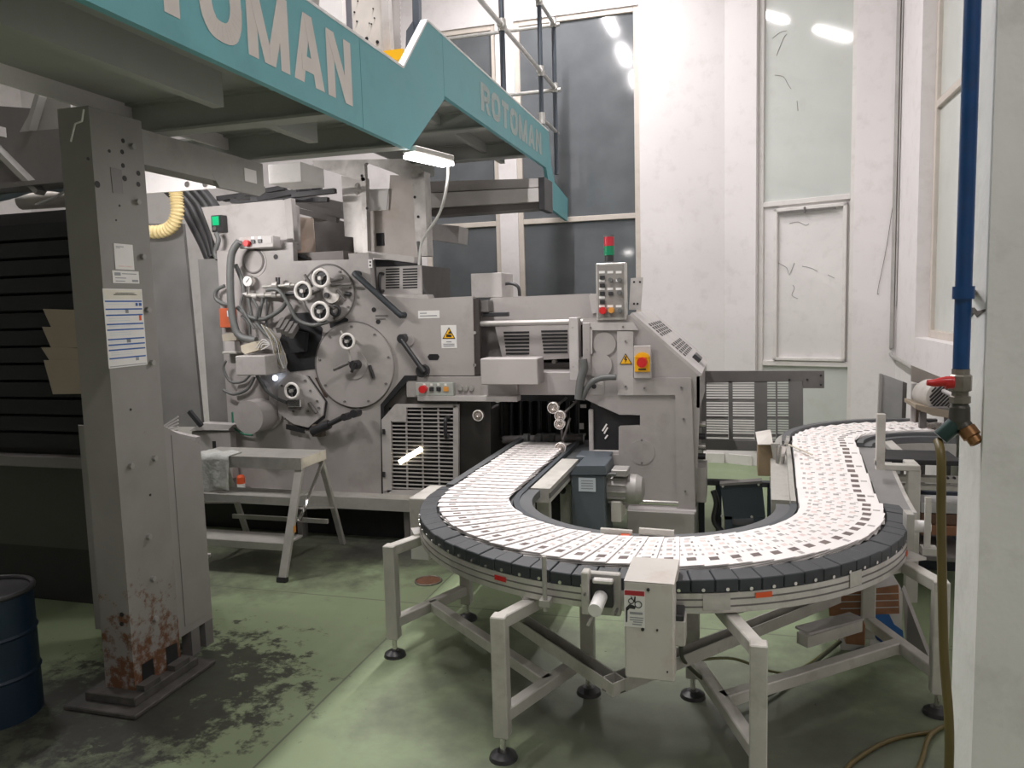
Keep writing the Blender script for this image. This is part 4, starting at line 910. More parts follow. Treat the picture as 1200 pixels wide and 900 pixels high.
MB().obox(p, dn * .03, Vector((0, .1, 0)), nn * .02).build('latch', BLACKP, dl, bevel=.004)
MB().box((q[1].x - .02, YRt, q[2].z), (q[1].x, YRt + DP, q[1].z)).build('end_panel', PRESS, dl)
MB().box((q[3].x - .03, YRt + .05, .36), (q[3].x - .0, YRt + DP, q[2].z)).build('end_panel_lower', PRESS_D, dl)
for k, (c, m_) in enumerate([(486, CHROME), (499, BLACKP), (510, CHROME), (521, BLACKP), (533, CHROME)]):
    p = X_(821, c, q[3].x); p.y = YRt + .25; MB().cyl((q[3].x, YRt + .25, p.z), (q[3].x + .05, YRt + .25, p.z), .022, seg=12).build('end_knob', m_, dl)
MB().box((q[3].x, YRt + .03, Y_(818, 590, YRt).z), (q[3].x + .06, YRt + .3, Y_(818, 550, YRt).z)).build('end_bracket', PRESS, dl)
a, c = pb(684, 376, 745, 470, YRt + .05, 1.1)
MB().prism([Y_(x, y, YRt + .06) for x, y in [(690, 380), (736, 374), (812, 442), (812, 590), (728, 590), (728, 540), (752, 530), (752, 480), (700, 470)]], (0, 1.1, 0)).build('unit_body', PRESS_D, dl)
pbox('plate_step', (683, 378, 692, 440), YRt - .03, .03, PRESS, dl)
pplate('upper_bracket', [(683, 378), (742, 378), (748, 387), (694, 387), (694, 415), (683, 415)], YRt - .025, .025, PRESS_L, dl)
pplate('upright_strip', [(723, 388), (742, 388), (742, 463), (724, 463)], YRt - .02, .02, PRESS_L, dl)
pplate('l_frame', [(742, 443), (810, 443), (815, 596), (793, 596), (791, 463), (742, 463)], YRt - .02, .02, PRESS, dl)
pcyl('round_plate', 708, 403, 13.5, YRt - .012, .012, PRESS, dl, seg=32); pcyl('round_plate', 702, 428, 15, YRt - .016, .016, PRESS, dl, seg=32)
pcyl('round_plate', 752, 530, 15, YRt - .004, .004, PRESS, dl, seg=32)
for (a, c) in [(733, 400), (733, 453), (755, 455), (798, 454), (801, 491), (803, 576), (692, 384), (730, 383), (752, 516), (752, 543), (688, 410), (671, 384), (672, 430)]: pcyl('bolt', a, c, 1.4, YRt - .03, .012, PRESS_D, dl, seg=6)
pbox('connector_plate', (690, 447, 708, 463), YRt - .01, .01, PRESS_L, dl)
for a, m_ in ((696, BLACKP), (703, ALUD)): pcyl('socket', a, 453, 2.8, YRt - .018, .01, m_, dl, seg=12)
pbox('left_strip', (667, 372, 678, 446), YRt - .03, .1, PRESS_L, dl)
ppipe('conduit_hose', [(683, 421), (684, 432), (680, 448), (678, 468)], YRt - .07, .028, HOSE, dl)
ppipe('conduit_hose', [(722, 442), (704, 443), (690, 451), (682, 468)], YRt - .06, .02, HOSE, dl)
pbox('inner_post', (690, 480, 695, 538), YRt + .02, .05, PRESS_L, dl); pbox('inner_sill', (690, 528, 726, 537), YRt + .02, .05, PRESS_L, dl)
pplate('dark_window', [(692, 472), (726, 486), (750, 487), (750, 498), (726, 500), (726, 530), (692, 530)], YRt + .045, .02, BLACK, dl, bevel=0)
for (p_, q_) in [((706, 505), (711, 497)), ((708, 508), (712, 501)), ((709, 514), (712, 510))]: MB().bar(Y_(*p_, YRt + .04), Y_(*q_, YRt + .04), .01, .01, upv=(0, 1, 0)).build('bright_chip', PAPER, dl)
tri_sign([(726, 427), (741, 427), (733, 414)], YRt - .024, dl, [[(732.5, 417.5), (734.5, 417.5), (733.2, 420.5), (735.2, 420.8), (732.3, 425.5), (732.8, 421.8), (731.2, 421.5)]])
# emergency stop
es = thing('emergency_stop', Y_(752, 443, YRt), 'yellow emergency stop box with red mushroom button on the delivery unit', 'switch')
pbox('back_box', (742.5, 405, 763, 443.5), YRt - .04, .02, PRESS_L, es); pbox('yellow_plate', (743.5, 417, 761.5, 436), YRt - .055, .015, YEL, es)
MB().prism([Y_(752.5 + 8.5 * math.cos(t * PI / 10), 419 - 6 * math.sin(t * PI / 10), YRt - .06) for t in range(11)], (0, .02, 0)).build('guard_hood', YEL, es)
pcyl('mushroom_button', 752, 425, 6, YRt - .11, .05, RED, es, seg=20)
pbox('print', (748, 432, 757, 433.6), YRt - .057, .002, BLACKP, es, bevel=0)
# control panel and signal tower
cpn = thing('control_panel', Y_(716, 374, YRt), 'upright grey control panel with rows of buttons on the delivery unit', 'control panel')
Yc = YRt - .02
pbox('panel_case', (698.5, 308, 733.5, 375), Yc, .08, ALU, cpn); pbox('face', (700.5, 310.5, 731, 372), Yc - .004, .004, mat('panel_face', (.25, .235, .22), .45), cpn, bevel=0)
for a in (705.3, 715, 725):
    for c in (319, 328.8, 338.5, 348.5, 358.8):
        if (a, c) in ((715, 328.8), (715, 348.5), (725, 348.5), (725, 328.8)) and not (a == 725 and c == 328.8): continue
        pbox('label_plate', (a - 3.4, c - 1.4, a + 3.4, c + 1.4), Yc - .006, .002, STICK, cpn, bevel=0)
for c in (325.5, 334.6, 344, 354): pbox('black_button', (703, c - 2.4, 708.4, c + 2), Yc - .016, .012, BLACKP, cpn, bevel=0)
pbox('black_button', (713, 342, 718, 346), Yc - .016, .012, BLACKP, cpn, bevel=0)
for (a, c) in [(715, 328), (725.5, 328), (725.5, 343), (726, 364)]: pcyl('knob', a, c, 2.6, Yc - .03, .026, HOSE, cpn, seg=12); 
pcyl('stop_button', 706, 364, 4.2, Yc - .045, .04, RED, cpn, seg=18); pcyl('amber_button', 716, 363.5, 3.4, Yc - .03, .026, AMBER, cpn, seg=16)
for (a, c) in [(701, 310.6), (730.5, 310), (702, 373), (731.5, 372)]: pcyl('screw', a, c, 1, Yc - .006, .004, CHROME, cpn, seg=8)
sg_ = thing('signal_tower', Y_(714, 307, Yc + .06), 'red and green signal light tower on top of the control panel', 'signal light')
ce = Y_(714, 306.5, Yc + .06); pxm = (Y_(715, 300, Yc) - Y_(714, 300, Yc)).length
h = lambda c: Y_(714, c, Yc + .06).z
for nm, a, c, r, m_ in (('base', 306.5, 299.5, 5.4, BLACKP), ('green_lens', 299.3, 288.6, 6.2, GREENL), ('red_lens', 288.4, 277.8, 6.2, REDL), ('cap', 277.7, 275.8, 6.2, HOSE)):
    MB().cyl((ce.x, ce.y, h(a)), (ce.x, ce.y, h(c)), r * pxm, seg=20).build(nm, m_, sg_)
br_ = thing('bracket_plate', Y_(746, 363, YRt + .25), 'bare steel bracket plate standing beside the control panel', 'bracket')
pplate('plate', [(739, 326), (753.5, 325), (751, 363), (737, 363)], YRt + .25, .012, IRON, br_)
for (a, c) in [(743, 330.5), (750, 330.5), (743, 356), (747, 356)]: pcyl('bolt_hole', a, c, 1.3, YRt + .247, .004, BLACK, br_, seg=8)
# base box, gearbox and motor
pbox('base_box', (735, 600, 814, 660), YRt - .1, .5, PRESS, dl); pbox('base_top', (735, 597, 816, 601), YRt - .06, .5, PRESS_L, dl)
MB().cyl(Y_(747, 588, YRt - .15), Y_(795, 590, YRt - .15), .018, seg=12).build('chrome_shaft', CHROME, dl)
gb = thing('gear_motor', Y_(690, 640, 4.55), 'blue-grey gearbox cabinet with a finned grey motor by the conveyor', 'motor')
Yg = 4.55
pbox('gearbox', (670, 557, 709, 648), Yg, .3, GEAR, gb); pplate('gearbox_lid', [(668, 556.5), (711, 556.5), (709, 546), (675, 546)], Yg - .01, .3, GEAR, gb)
pbox('rear_box', (675, 535, 713, 557), Yg + .3, .2, GEAR, gb)
pb_ = pbox('data_plate', (678, 560, 698, 576), Yg - .003, .003, LBLUE, gb, bevel=0)
for c in (563, 566, 569, 572): pbox('print', (681, c, 695, c + 1), Yg - .004, .001, STICKG, pb_, bevel=0)
m0 = Y_(712, 572, Yg + .15)
mp = lambda a: Y_(a, 572, Yg + .15).x
R = .085
MB().cyl((mp(711), m0.y, m0.z), (mp(737), m0.y, m0.z), R, seg=28).build('motor_body', MOTOR, gb)
MB().lathe((mp(737), m0.y, m0.z), (1, 0, 0), [(R + .008, 0), (R + .008, .05), (R - .01, .085), (R * .5, .095), (0, .095)], 28).build('fan_cowl', MOTOR, gb)
for k in range(14):
    t = 2 * PI * k / 14; dd = Vector((0, math.cos(t), math.sin(t))); p = Vector(((mp(714) + mp(735)) / 2, m0.y, m0.z)) + dd * (R + .004)
    MB().obox(p, ((mp(735) - mp(714)) / 2, 0, 0), dd * .01, dd.cross(Vector((1, 0, 0))) * .003).build('cooling_fin', MOTOR, gb)
pbox('terminal_box', (716, 551, 735, 559), Yg + .06, .14, MOTOR, gb); pbox('motor_foot', (716, 588, 728, 612), Yg + .05, .2, CREAM, gb)
ppipe('motor_cable', [(708, 560), (714, 556), (722, 556)], Yg + .02, .01, HOSE, gb)
MB().torus(Y_(660, 562, Yg + .2), (1, 0, 0), .07, .025, 20, 8).build('drive_belt', BLACKP, gb)
MB().cyl(Y_(667, 562, Yg + .2) , Y_(676, 562, Yg + .2), .04, seg=14).build('drive_hub', BLACKP, gb)

# ------------------------------------------------------------------ slotted guard fence behind, floor behind it
YS = 6.0
sf = thing('slotted_fence', Y_(890, 530, YS), 'grey slotted sheet guard beside the delivery unit', 'guard')
pplate('top_rail', [(818, 435), (966, 434.5), (966, 455), (941, 455), (940, 447), (818, 449)], YS, .03, PRESS_D, sf)
gy = mat('guard_grey', (.20, .195, .19), .5, var=.08)
for a, c in ((816, 827.5), (853.5, 858.5), (884, 899), (909, 911), (924, 941)): pplate('upright', [(a, 447), (c, 447), (c + .5, 528), (a + .5, 528)], YS, .02, gy, sf)
pbox('bottom_plate', (816, 516, 942, 528.5), YS - .003, .026, gy, sf)
sm = {}
for a, c in ((827.5, 853.5), (858.5, 884), (899, 909), (911, 924)):
    for k in range(23):
        if k % 7 == 6: y0_, y1_ = 449.5 + k * 2.95, 449.5 + k * 2.95 + 2.6
        else: y0_, y1_ = 449.5 + k * 2.95, 449.5 + k * 2.95 + .95
        pbox('slat', (a, y0_, c, y1_), YS + .003, .012, gy, sf, bevel=0)
for (a, c) in [(925, 445), (946, 445), (962, 440), (962, 451)]: pcyl('bolt', a, c, 1.5, YS - .008, .01, BLACKP, sf, seg=8)
for a in (819, 938): MB().box((Y_(a, 520, YS).x - .02, YS, 0), (Y_(a, 520, YS).x + .02, YS + .04, Y_(a, 528, YS).z)).build('leg', gy, sf)
# navy stand between press and conveyor
nb = thing('navy_stand', Y_(865, 640, 5.0), 'navy painted sheet metal stand between press and conveyor', 'stand')
Yn = 5.0
pplate('top_box', [(844, 568), (893, 566), (897, 606), (849, 609)], Yn, .06, NAVY, nb); pplate('top_edge', [(843, 567), (893, 563.5), (893, 566.5), (844, 569.5)], Yn - .01, .08, PRESS_D, nb)
for (a, c) in [(847, 570), (889, 568), (881, 606), (846, 605)]: pcyl('bolt', a, c, 1.5, Yn - .01, .01, ALUD, nb, seg=8)
for (a, c) in ((849, 858), (884, 897)): MB().box((Y_(a, 612, Yn).x, Yn, 0), (Y_(c, 612, Yn).x, Yn + .3, Y_(870, 606, Yn).z)).build('leg', NAVY, nb)
MB().box((Y_(849, 620, Yn).x, Yn + .02, .2), (Y_(897, 620, Yn).x, Yn + .3, Y_(870, 616, Yn).z)).build('lower_panel', NAVY, nb)
lr = thing('low_rail', (Y_(862, 565, 5.4).x, 5.4, 0), 'dark low cross rail on legs behind the navy stand', 'rail')
pbox('rail_bar', (815, 563.5, 906, 570), 5.4, .05, mat('rail_dark', (.06, .062, .068), .5), lr)
for a in (822, 842, 903): MB().box((Y_(a, 567, 5.4).x - .02, 5.4, 0), (Y_(a, 567, 5.4).x + .02, 5.45, Y_(a, 568, 5.4).z)).build('leg', NAVY, lr)
MB().tube([Y_(836, 575, 5.1), Y_(840, 590, 5.1), Y_(837, 610, 5.1), Y_(848, 625, 5.1)], .02, 8).build('dark_cable', BLACKP, label='black cable hanging beside the navy stand', cat='cable')

# ================================================================== CONVEYOR
UC = Vector((-.41, 3.91, 0)); UR = .90
ZC0, ZC1 = .70, .80
YE = 5.0; FCN = Vector((1.22, YE, 0)); FRD = FCN.x - .53
def path(s):
    """point, travel direction and height of the conveyor centre line at length s from the press"""
    L1 = 6.0 - UC.y
    if s < L1: return Vector((UC.x - UR, 6.0 - s, ZC0)), Vector((0, -1, 0))
    s -= L1; L2 = PI * UR
    if s < L2:
        t = PI + s / UR; return UC + Vector((math.cos(t) * UR, math.sin(t) * UR, ZC0)), Vector((-math.sin(t), math.cos(t), 0))
    s -= L2; A = UC + Vector((UR, 0, 0)); B = Vector((.53, YE, 0)); L3 = (B - A).length
    if s < L3:
        k = s / L3; e = k * k * (3 - 2 * k); p = A + (B - A) * k; p.z = ZC0 + (ZC1 - ZC0) * e; return p, (B - A).normalized()
    s -= L3; L4 = FRD * PI / 2
    if s < L4:
        t = PI - s / FRD; return FCN + Vector((math.cos(t) * FRD, math.sin(t) * FRD, ZC1)), Vector((math.sin(t), -math.cos(t), 0))
    s -= L4
    return Vector((FCN.x + s, YE + FRD, ZC1)), Vector((1, 0, 0))
SL1 = 6.0 - UC.y; SL2 = SL1 + PI * UR; SL3 = SL2 + (Vector((.53, YE, 0)) - UC - Vector((UR, 0, 0))).length; SL4 = SL3 + FRD * PI / 2; SEND = SL4 + .14
def sweep(prof, s0, s1, step=.05, closed=True):
    n = max(1, int(math.ceil((s1 - s0) / step))); b = MB(); vs = []; k = len(prof)
    for i in range(n + 1):
        p, d = path(s0 + (s1 - s0) * i / n); l = Vector((-d.y, d.x, 0))
        vs += [p + l * a + Vector((0, 0, z)) for a, z in prof]
    fs = [(i * k + j, (i + 1) * k + j, (i + 1) * k + (j + 1) % k, i * k + (j + 1) % k) for i in range(n) for j in range(k)]
    # travel x left = up, so a profile given clockwise seen along travel faces outwards
    b.add(vs, fs); b.add(vs[:k], [tuple(range(k))]); b.add(vs[-k:], [tuple(reversed(range(k)))])
    return b
def rect(a0, a1, z0, z1): a0, a1 = sorted((a0, a1)); return [(a0, z0), (a0, z1), (a1, z1), (a1, z0)]
cv = thing('delivery_conveyor', (UC.x, 2.9, 0), 'curving delivery conveyor with slate block rim carrying magazines', 'conveyor')
HW = .19
sweep(rect(-HW, HW, -.03, -.012), .1, SEND).build('belt', RUBBER, cv)
INN = mat('guide_grey', (.115, .12, .125), .5, var=.1)
GUARD = mat('guide_slate', (.065, .075, .085), .5, var=.12)
sweep(rect(HW + .004, HW + .035, -.05, .0), SL1 - .1, SL2).build('inner_guide', GUARD, cv)
sweep(rect(HW + .035, HW + .10, -.05, -.008), SL1 - .1, SL2).build('inner_rail', INN, cv)
sweep(rect(HW + .02, HW + .07, -.14, -.05), SL1 - .1, SL2).build('inner_profile', ALUD, cv)
sweep(rect(-HW - .062, -HW - .092, -.13, -.055), SL1 - .12, SL2 + .05).build('outer_profile', ALU, cv)
for z in (-.078, -.105): sweep(rect(-HW - .090, -HW - .0935, z - .003, z + .003), SL1 - .1, SL2).build('profile_groove', PRESS_D, cv)
sweep(rect(-HW - .07, -HW + .03, -.135, -.125), SL1 - .1, SL2).build('bottom_plate', ALUD, cv)
# slate rim blocks
nb_ = 42; src = None; bsrc = None
for i in range(nb_ + 2):
    t = PI - .07 + (PI + .14) * (i + .5) / (nb_ + 2); da = (PI + .14) / (nb_ + 2) * .485
    r0, r1 = UR + HW + .004, UR + HW + .092
    if src is None:
        b = MB(); c0, c1 = math.cos(da), math.sin(da)
        f = lambda r, a, z: (r * math.cos(a), r * math.sin(a), z)
        lo = [f(r0, -da, -.055), f(r1, -da, -.055), f(r1, da, -.055), f(r0, da, -.055)]; hi = [f(r0, -da, .004), f(r1, -da, -.006), f(r1, da, -.006), f(r0, da, .004)]
        b.hexa(lo + hi)
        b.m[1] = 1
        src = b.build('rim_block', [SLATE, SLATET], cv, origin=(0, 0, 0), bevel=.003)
        src.location = UC + Vector((0, 0, ZC0)) - ORG[cv.name]; src.rotation_euler = (0, 0, t); ORG[src.name] = UC + Vector((0, 0, ZC0))
        bsrc = MB().cyl((r1, 0, -.042), (r1 + .006, 0, -.042), .007, seg=8).build('bolt', CHROME, None, origin=(0, 0, 0)); bsrc.parent = src; bsrc.location = (0, 0, 0)
    else:
        o = clone(src, 'rim_block', UC + Vector((0, 0, ZC0 + random.uniform(-.002, .002))), cv, rot=(0, 0, t))
        q = bsrc.copy(); q.name = 'bolt'; COL.objects.link(q); q.parent = o; q.location = (0, 0, 0)
# straight by the press: side rails
sweep(rect(-HW - .006, -HW - .05, -.05, .015), .5, SL1 - .05).build('side_guide', INN, cv)
sweep(rect(-HW - .05, -HW - .10, -.10, -.03), .8, SL1 - .1).build('side_profile', ALUD, cv)
sweep(rect(HW + .004, HW + .03, -.05, .0), .5, SL1 - .1).build('side_guide', GUARD, cv)
sweep(rect(HW + .03, HW + .16, -.06, -.03), .3, 1.15).build('side_plate', RUBBER, cv)
bx_ = [Z_(607, 583, .68), Z_(652, 557, .68)]
sweep(rect(HW + .04, HW + .15, -.085, -.005), 1.15, SL1 - .12).build('side_profile', STAND, cv)
sweep(rect(HW + .145, HW + .152, -.06, -.03), 1.15, SL1 - .12).build('profile_groove', PRESS_D, cv)
for s in (1.25, 1.85):
    p, d = path(s); MB().box((p.x + HW + .05, p.y - .03, 0), (p.x + HW + .12, p.y + .03, .61)).build('support_leg', STAND, cv)
# right straight and far bend
sweep(rect(-HW - .006, -HW - .13, -.04, -.018), SL2 + .02, SL3 + .05).build('cover_plate', mat('cover_steel', (.27, .265, .26), .42, .3, var=.1), cv)
sweep(rect(-HW - .13, -HW - .15, -.13, -.02), SL2 + .02, SL3).build('side_profile', ALU, cv)
sweep(rect(HW + .005, HW + .03, -.05, .012), SL2, SL3).build('side_guide', ALUD, cv)
sweep(rect(HW + .03, HW + .12, -.12, -.03), SL2 + .15, SL3 - .2).build('side_plate', ALUD, cv)
sweep(rect(HW + .005, HW + .05, -.02, .035), SL3 - .1, SEND).build('outer_guide', INN, cv)
sweep(rect(HW + .05, HW + .09, -.12, -.0), SL3 - .1, SEND).build('outer_profile', ALUD, cv)
sweep(rect(-HW - .006, -HW - .04, -.04, .01), SL3 + .05, SEND).build('inner_guide', INN, cv)
sweep(rect(-HW - .04, -HW - .09, -.05, -.01), SL3 + .05, SEND).build('inner_rail', INN, cv)
sweep(rect(-HW - .07, -HW - .10, -.15, -.05), SL3 + .05, SEND).build('inner_profile', ALUD, cv)
# stickers on the outer profile
def stick(px, py, w_, h_, m):
    r = ray(px, py); # where the sight line meets the profile's round side
    R = UR + HW + .0945; o = CAMP - UC; A_ = r.x ** 2 + r.y ** 2; B_ = 2 * (o.x * r.x + o.y * r.y); C_ = o.x ** 2 + o.y ** 2 - R * R
    t = (-B_ - math.sqrt(max(0, B_ * B_ - 4 * A_ * C_))) / (2 * A_); p = CAMP + r * t; a = math.atan2(p.y - UC.y, p.x - UC.x)
    b = MB(); f = lambda rr, aa, z: UC + Vector((rr * math.cos(aa), rr * math.sin(aa), z)); da = w_ / 2 / R
    b.hexa([f(R, a - da, p.z - h_ / 2), f(R + .001, a - da, p.z - h_ / 2), f(R + .001, a + da, p.z - h_ / 2), f(R, a + da, p.z - h_ / 2), f(R, a - da, p.z + h_ / 2), f(R + .001, a - da, p.z + h_ / 2), f(R + .001, a + da, p.z + h_ / 2), f(R, a + da, p.z + h_ / 2)]).build('sticker', m, cv)
stick(586, 678, .06, .02, RED); stick(895, 697, .065, .02, ORANGE); stick(1063, 648, .05, .02, ORANGE)
for px, py, w_ in ((840, 706, .10), (1003, 678, .07), (760, 703, .2)): stick(px, py, w_, .06, mat('profile_joint', (.50, .49, .45), .5, var=.15, scale=20))
# front box with warning sign, tension unit, guide posts
fbx = thing('drive_box', Y_(760, 797, 2.56), 'cream metal drive box with a hand-crush warning sign on the conveyor front', 'control box')
Yf = 2.56
z0, z1, zt_ = Y_(760, 797, Yf).z, Y_(760, 683, Yf).z, .705
xa_, xb_ = Y_(732, 740, Yf).x, Y_(790, 740, Yf).x
MB().box((xa_, Yf, z0), (xb_, Yf + .10, z1)).build('case', CREAM, fbx, bevel=.005)
MB().prism([(xa_ - .001, Yf, z1 + .001), (xa_ - .001, Yf + .16, zt_), (xa_ - .001, Yf + .26, zt_), (xa_ - .001, Yf + .26, z1 + .001)], (xb_ - xa_ + .002, 0, 0)).build('sloped_hood', CREAM, fbx)
wsn = pbox('warning_sign', (731.5, 692, 755.5, 735), Yf - .002, .002, STICK, fbx, bevel=0, label='white pinch-point warning sign with red header')
pbox('red_header', (732, 692.5, 755, 698), Yf - .003, .001, mat('header_red', srgb(170, 40, 50), .5), wsn, bevel=0)
for (a, c, r) in [(739.5, 704.5, 3), (748, 708.5, 4)]:
    p = Y_(a, c, Yf - .003); MB().torus(p, (0, 1, 0), r * .0029, .0016, 16, 5).build('gear_pictogram', BLACKP, wsn)
for q in ([(733.5, 712), (738, 708), (745, 711), (744, 714), (738, 713), (735, 716)], [(733.5, 712), (735.5, 712), (735, 729), (733.5, 729)], [(742, 706), (743.5, 699), (745, 699.5), (744.5, 706)], [(740.5, 703), (739, 699.5), (740, 699), (742, 703)]): pplate('hand_pictogram', q, Yf - .004, .002, BLACKP, wsn, bevel=0)
for (c, a, e, h_) in [(717.5, 738, 753, 2.6), (723.5, 738, 754, 1), (726.2, 738, 753.5, 1), (728.8, 742, 753, 1), (731.4, 741, 752, 1)]: pbox('print', (a, c, e, c + h_), Yf - .0035, .0015, STICKG, wsn, bevel=0)
for (a, c, r) in [(759.5, 691.5, 2), (753, 738, 2), (770, 739, 1.2), (782, 788, 1)]: pcyl('screw', a, c, r, Yf - .006, .008, BLACKP, fbx, seg=10)
pbox('side_motor', (790, 728, 803, 758), Yf + .08, .1, STAND, fbx); pbox('motor_cap', (790, 721, 801, 729), Yf + .08, .1, BLACKP, fbx)
tn = thing('tension_unit', Y_(704, 722, 2.6), 'metal tension bracket with white plastic knob beside the drive box', 'bracket')
Yt = 2.62
pbox('bracket_plate', (681, 672, 727, 721), Yt, .03, ALUD, tn); pbox('bracket_arm', (681, 671, 690, 721), Yt - .05, .05, STAND, tn)
pbox('slide_block', (692, 680, 718, 712), Yt - .03, .03, BLACKP, tn); pbox('slide_rail', (694, 680, 718, 685), Yt - .05, .03, ALU, tn)
kp = Y_(704, 699, Yt - .03); MB().cyl(kp, kp + Vector((-.004, -.10, -.012)), .024, seg=20).build('knob', WHITEP, tn); MB().tube([kp + Vector((-.01, -.09, -.03)), kp + Vector((-.03, -.09, -.07))], .006, 6, res=1).build('crank_pin', ALUD, tn)
for (a, c) in [(721, 720), (694, 724), (685, 697)]: pcyl('bolt', a, c, 1.6, Yt - .06, .05, PRESS_D, tn, seg=8)
def guide_post(px, y0, y1, Y, label, m=STAND, r=.009, sq=False):
    t = thing('guide_post', Y_(px, y1, Y), label, 'post'); a, c = Y_(px, y1, Y), Y_(px, y0, Y); c.x = a.x
    (MB().box((a.x - r, Y - r, a.z), (a.x + r, Y + r, c.z)) if sq else MB().cyl(a, c, r, seg=10)).build('rod', m, t)
    MB().box((a.x - .02, Y - .015, a.z + .02), (a.x + .02, Y + .06, a.z + .045)).build('clamp', ALUD, t)
guide_post(639, 652, 716, 2.72, 'slim metal guide post clamped to the conveyor rim beside the tension unit', ALUD)
guide_post(1031, 485, 550, 4.35, 'flat pale guide post at the far conveyor bend', STAND, .02, True)
kt = thing('conveyor_adjuster', (.86, 3.72, .55), 'white knob and post on the right flank of the conveyor', 'bracket')
kc = Y_(1084, 617, 3.6)
MB().cyl(kc - Vector((.05, 0, 0)), kc + Vector((.02, 0, 0)), .026, seg=20).build('knob', WHITEP, kt); MB().box((kc.x - .012, kc.y - .05, kc.z - .10), (kc.x + .012, kc.y - .035, kc.z + .14)).build('post', STAND, kt)
MB().box((kc.x - .02, kc.y - .06, kc.z - .11), (kc.x + .04, kc.y, kc.z - .08)).build('foot', ALUD, kt); MB().box((kc.x - .08, kc.y - .04, kc.z - .1), (kc.x - .05, kc.y + .04, kc.z + .06)).build('bracket', ALUD, kt)
lb = thing('corner_box', Y_(500, 630, 3.75), 'beige cover box beside the conveyor where it leaves the press', 'box')
a, c = pb(480, 584, 503, 640, 3.72, .3)
MB().box(a, (c[0] + .06, 4.02, c[2])).build('case', STAND, lb, bevel=.005)
MB().box((a[0] + .02, 3.68, a[2] - .06), (a[0] + .12, 3.72, a[2] + .06)).build('mount', WHITEP, lb)
cb = thing('cream_block', Y_(896, 556, 4.75), 'cream and brown wooden block box on the conveyor flank', 'box')
a, c = pb(888, 521, 906, 558, 4.75, .2)
MB().box(a, c).build('wood_front', mat('wood_tan', srgb(150, 130, 105), .6, var=.12, scale=12), cb, bevel=.004); MB().prism([Y_(886, 511, 4.8), Y_(904, 508, 4.8), Y_(906, 521, 4.72), Y_(888, 521, 4.72)], (0, .15, .0)).build('lid', CREAM, cb)
rg = thing('roller_guide', Y_(912, 575, 4.7), 'chrome rollers and bracket on the inner flank of the conveyor', 'bracket')
pplate('bracket', [(903, 520), (914, 520), (918, 590), (909, 555)], 4.72, .04, ALUD, rg)
for (p, q, r) in [((916, 522), (913, 550), .025), ((908, 560), (908, 572), .03), ((916, 556), (917, 575), .025), ((920, 516), (924, 517), .03)]: MB().cyl(Y_(*p, 4.66), Y_(*q, 4.66), r, seg=14).build('roller', CHROME, rg)
MB().bar(Z_(924, 521, .83), Z_(952, 533, .81), .012, .006).build('paper_finger', mat('cream_strip', (.7, .65, .55), .5), rg)
il = thing('inner_latch', Y_(745, 636, 3.235), 'grey latch bar with an orange cap on the inner conveyor rim', 'latch')
for (a, e) in ((704, 741), (749, 790)): 
    b0, b1 = Y_(a, 622, 3.21), Y_(e, 625, 3.21); MB().bar(b0, b1, .02, .025).build('bar', STAND, il); MB().bar(b0 - Vector((0, 0, .03)), b1 - Vector((0, 0, .03)), .015, .03).build('plate', PRESS, il)
p = Y_(733, 629, 3.2); MB().cyl(p - Vector((.02, 0, 0)), p + Vector((.02, 0, 0)), .014, seg=12).build('cap', ORANGE, il)

# ------------------------------------------------------------------ magazines in a shingle stream
PITCH, ML, MW, MT = .077, .28, .355, .004
def magazine_mesh(v):
    b = MB(); b.box((-ML / 2, -MW / 2, 0), (ML / 2, MW / 2, MT))
    e = ML / 2; z = MT + .0004
    def q(x0, x1, y0, y1, mi): b.add([(x0, y0, z), (x1, y0, z), (x1, y1, z), (x0, y1, z)], [(0, 1, 2, 3)], mi)
    q(e - .058, e - .022, -.125, -.088, 1)
    q(e - .05, e - .032, -.165, -.135, 3) if v % 2 else None
    for y in (-.06, -.005, .045, .10):
        k = (int((y + 1) * 1000) + v) % 3
        q(e - .05, e - .028, y, y + .026, 2 if k else 3)
        q(e - .022, e - .014, y - .012, y + .008, 1 if k == 1 else 3)
        q(e - .075, e - .066, y, y + .02, 3)
    q(e - .045, e - .02, .135, .15, 3 if v else 2)
    me = bpy.data.meshes.new('magazine'); me.from_pydata(b.v, [], b.f)
    for m in (PAPER, INK, INKP, INKG): me.materials.append(m)
    me.polygons.foreach_set('material_index', b.m); me.update(); return me
MM = [magazine_mesh(i) for i in range(3)]
s = .72; k = 0; TILT = .088
random.seed(11)
while s < SEND - .1:
    p, d = path(s); p2, _ = path(s + .05); l = Vector((-d.y, d.x, 0))
    o = bpy.data.objects.new('magazine', MM[k % 3]); COL.objects.link(o)
    sl = math.atan2(p2.z - p.z, .05)
    o.rotation_euler = Matrix((d, l, Vector((0, 0, 1)))).transposed().to_euler(); 
    rm = Matrix((d, l, Vector((0, 0, 1)))).transposed() @ Matrix.Rotation(random.uniform(-.012, .012), 3, 'Z') @ Matrix.Rotation(-(TILT + sl), 3, 'Y')
    o.rotation_euler = rm.to_euler()
    o.location = p + l * random.uniform(-.005, .005) + Vector((0, 0, ML / 2 * math.sin(TILT) - .008))
    o['label'] = ('printed white magazine shingled on the straight run leaving the press' if s < SL1 else
                  'printed white magazine shingled on the bend between press mouth and drive box' if s < (SL1 + SL2) / 2 else
                  'printed white magazine shingled on the bend past the drive box' if s < SL2 else
                  'printed white magazine shingled on the straight run beside the wooden block box' if s < SL3 else
                  'printed white magazine shingled on the far bend before the leaning panel'); o['category'] = 'magazine'; o['group'] = 'magazines on the conveyor'
    s += PITCH; k += 1

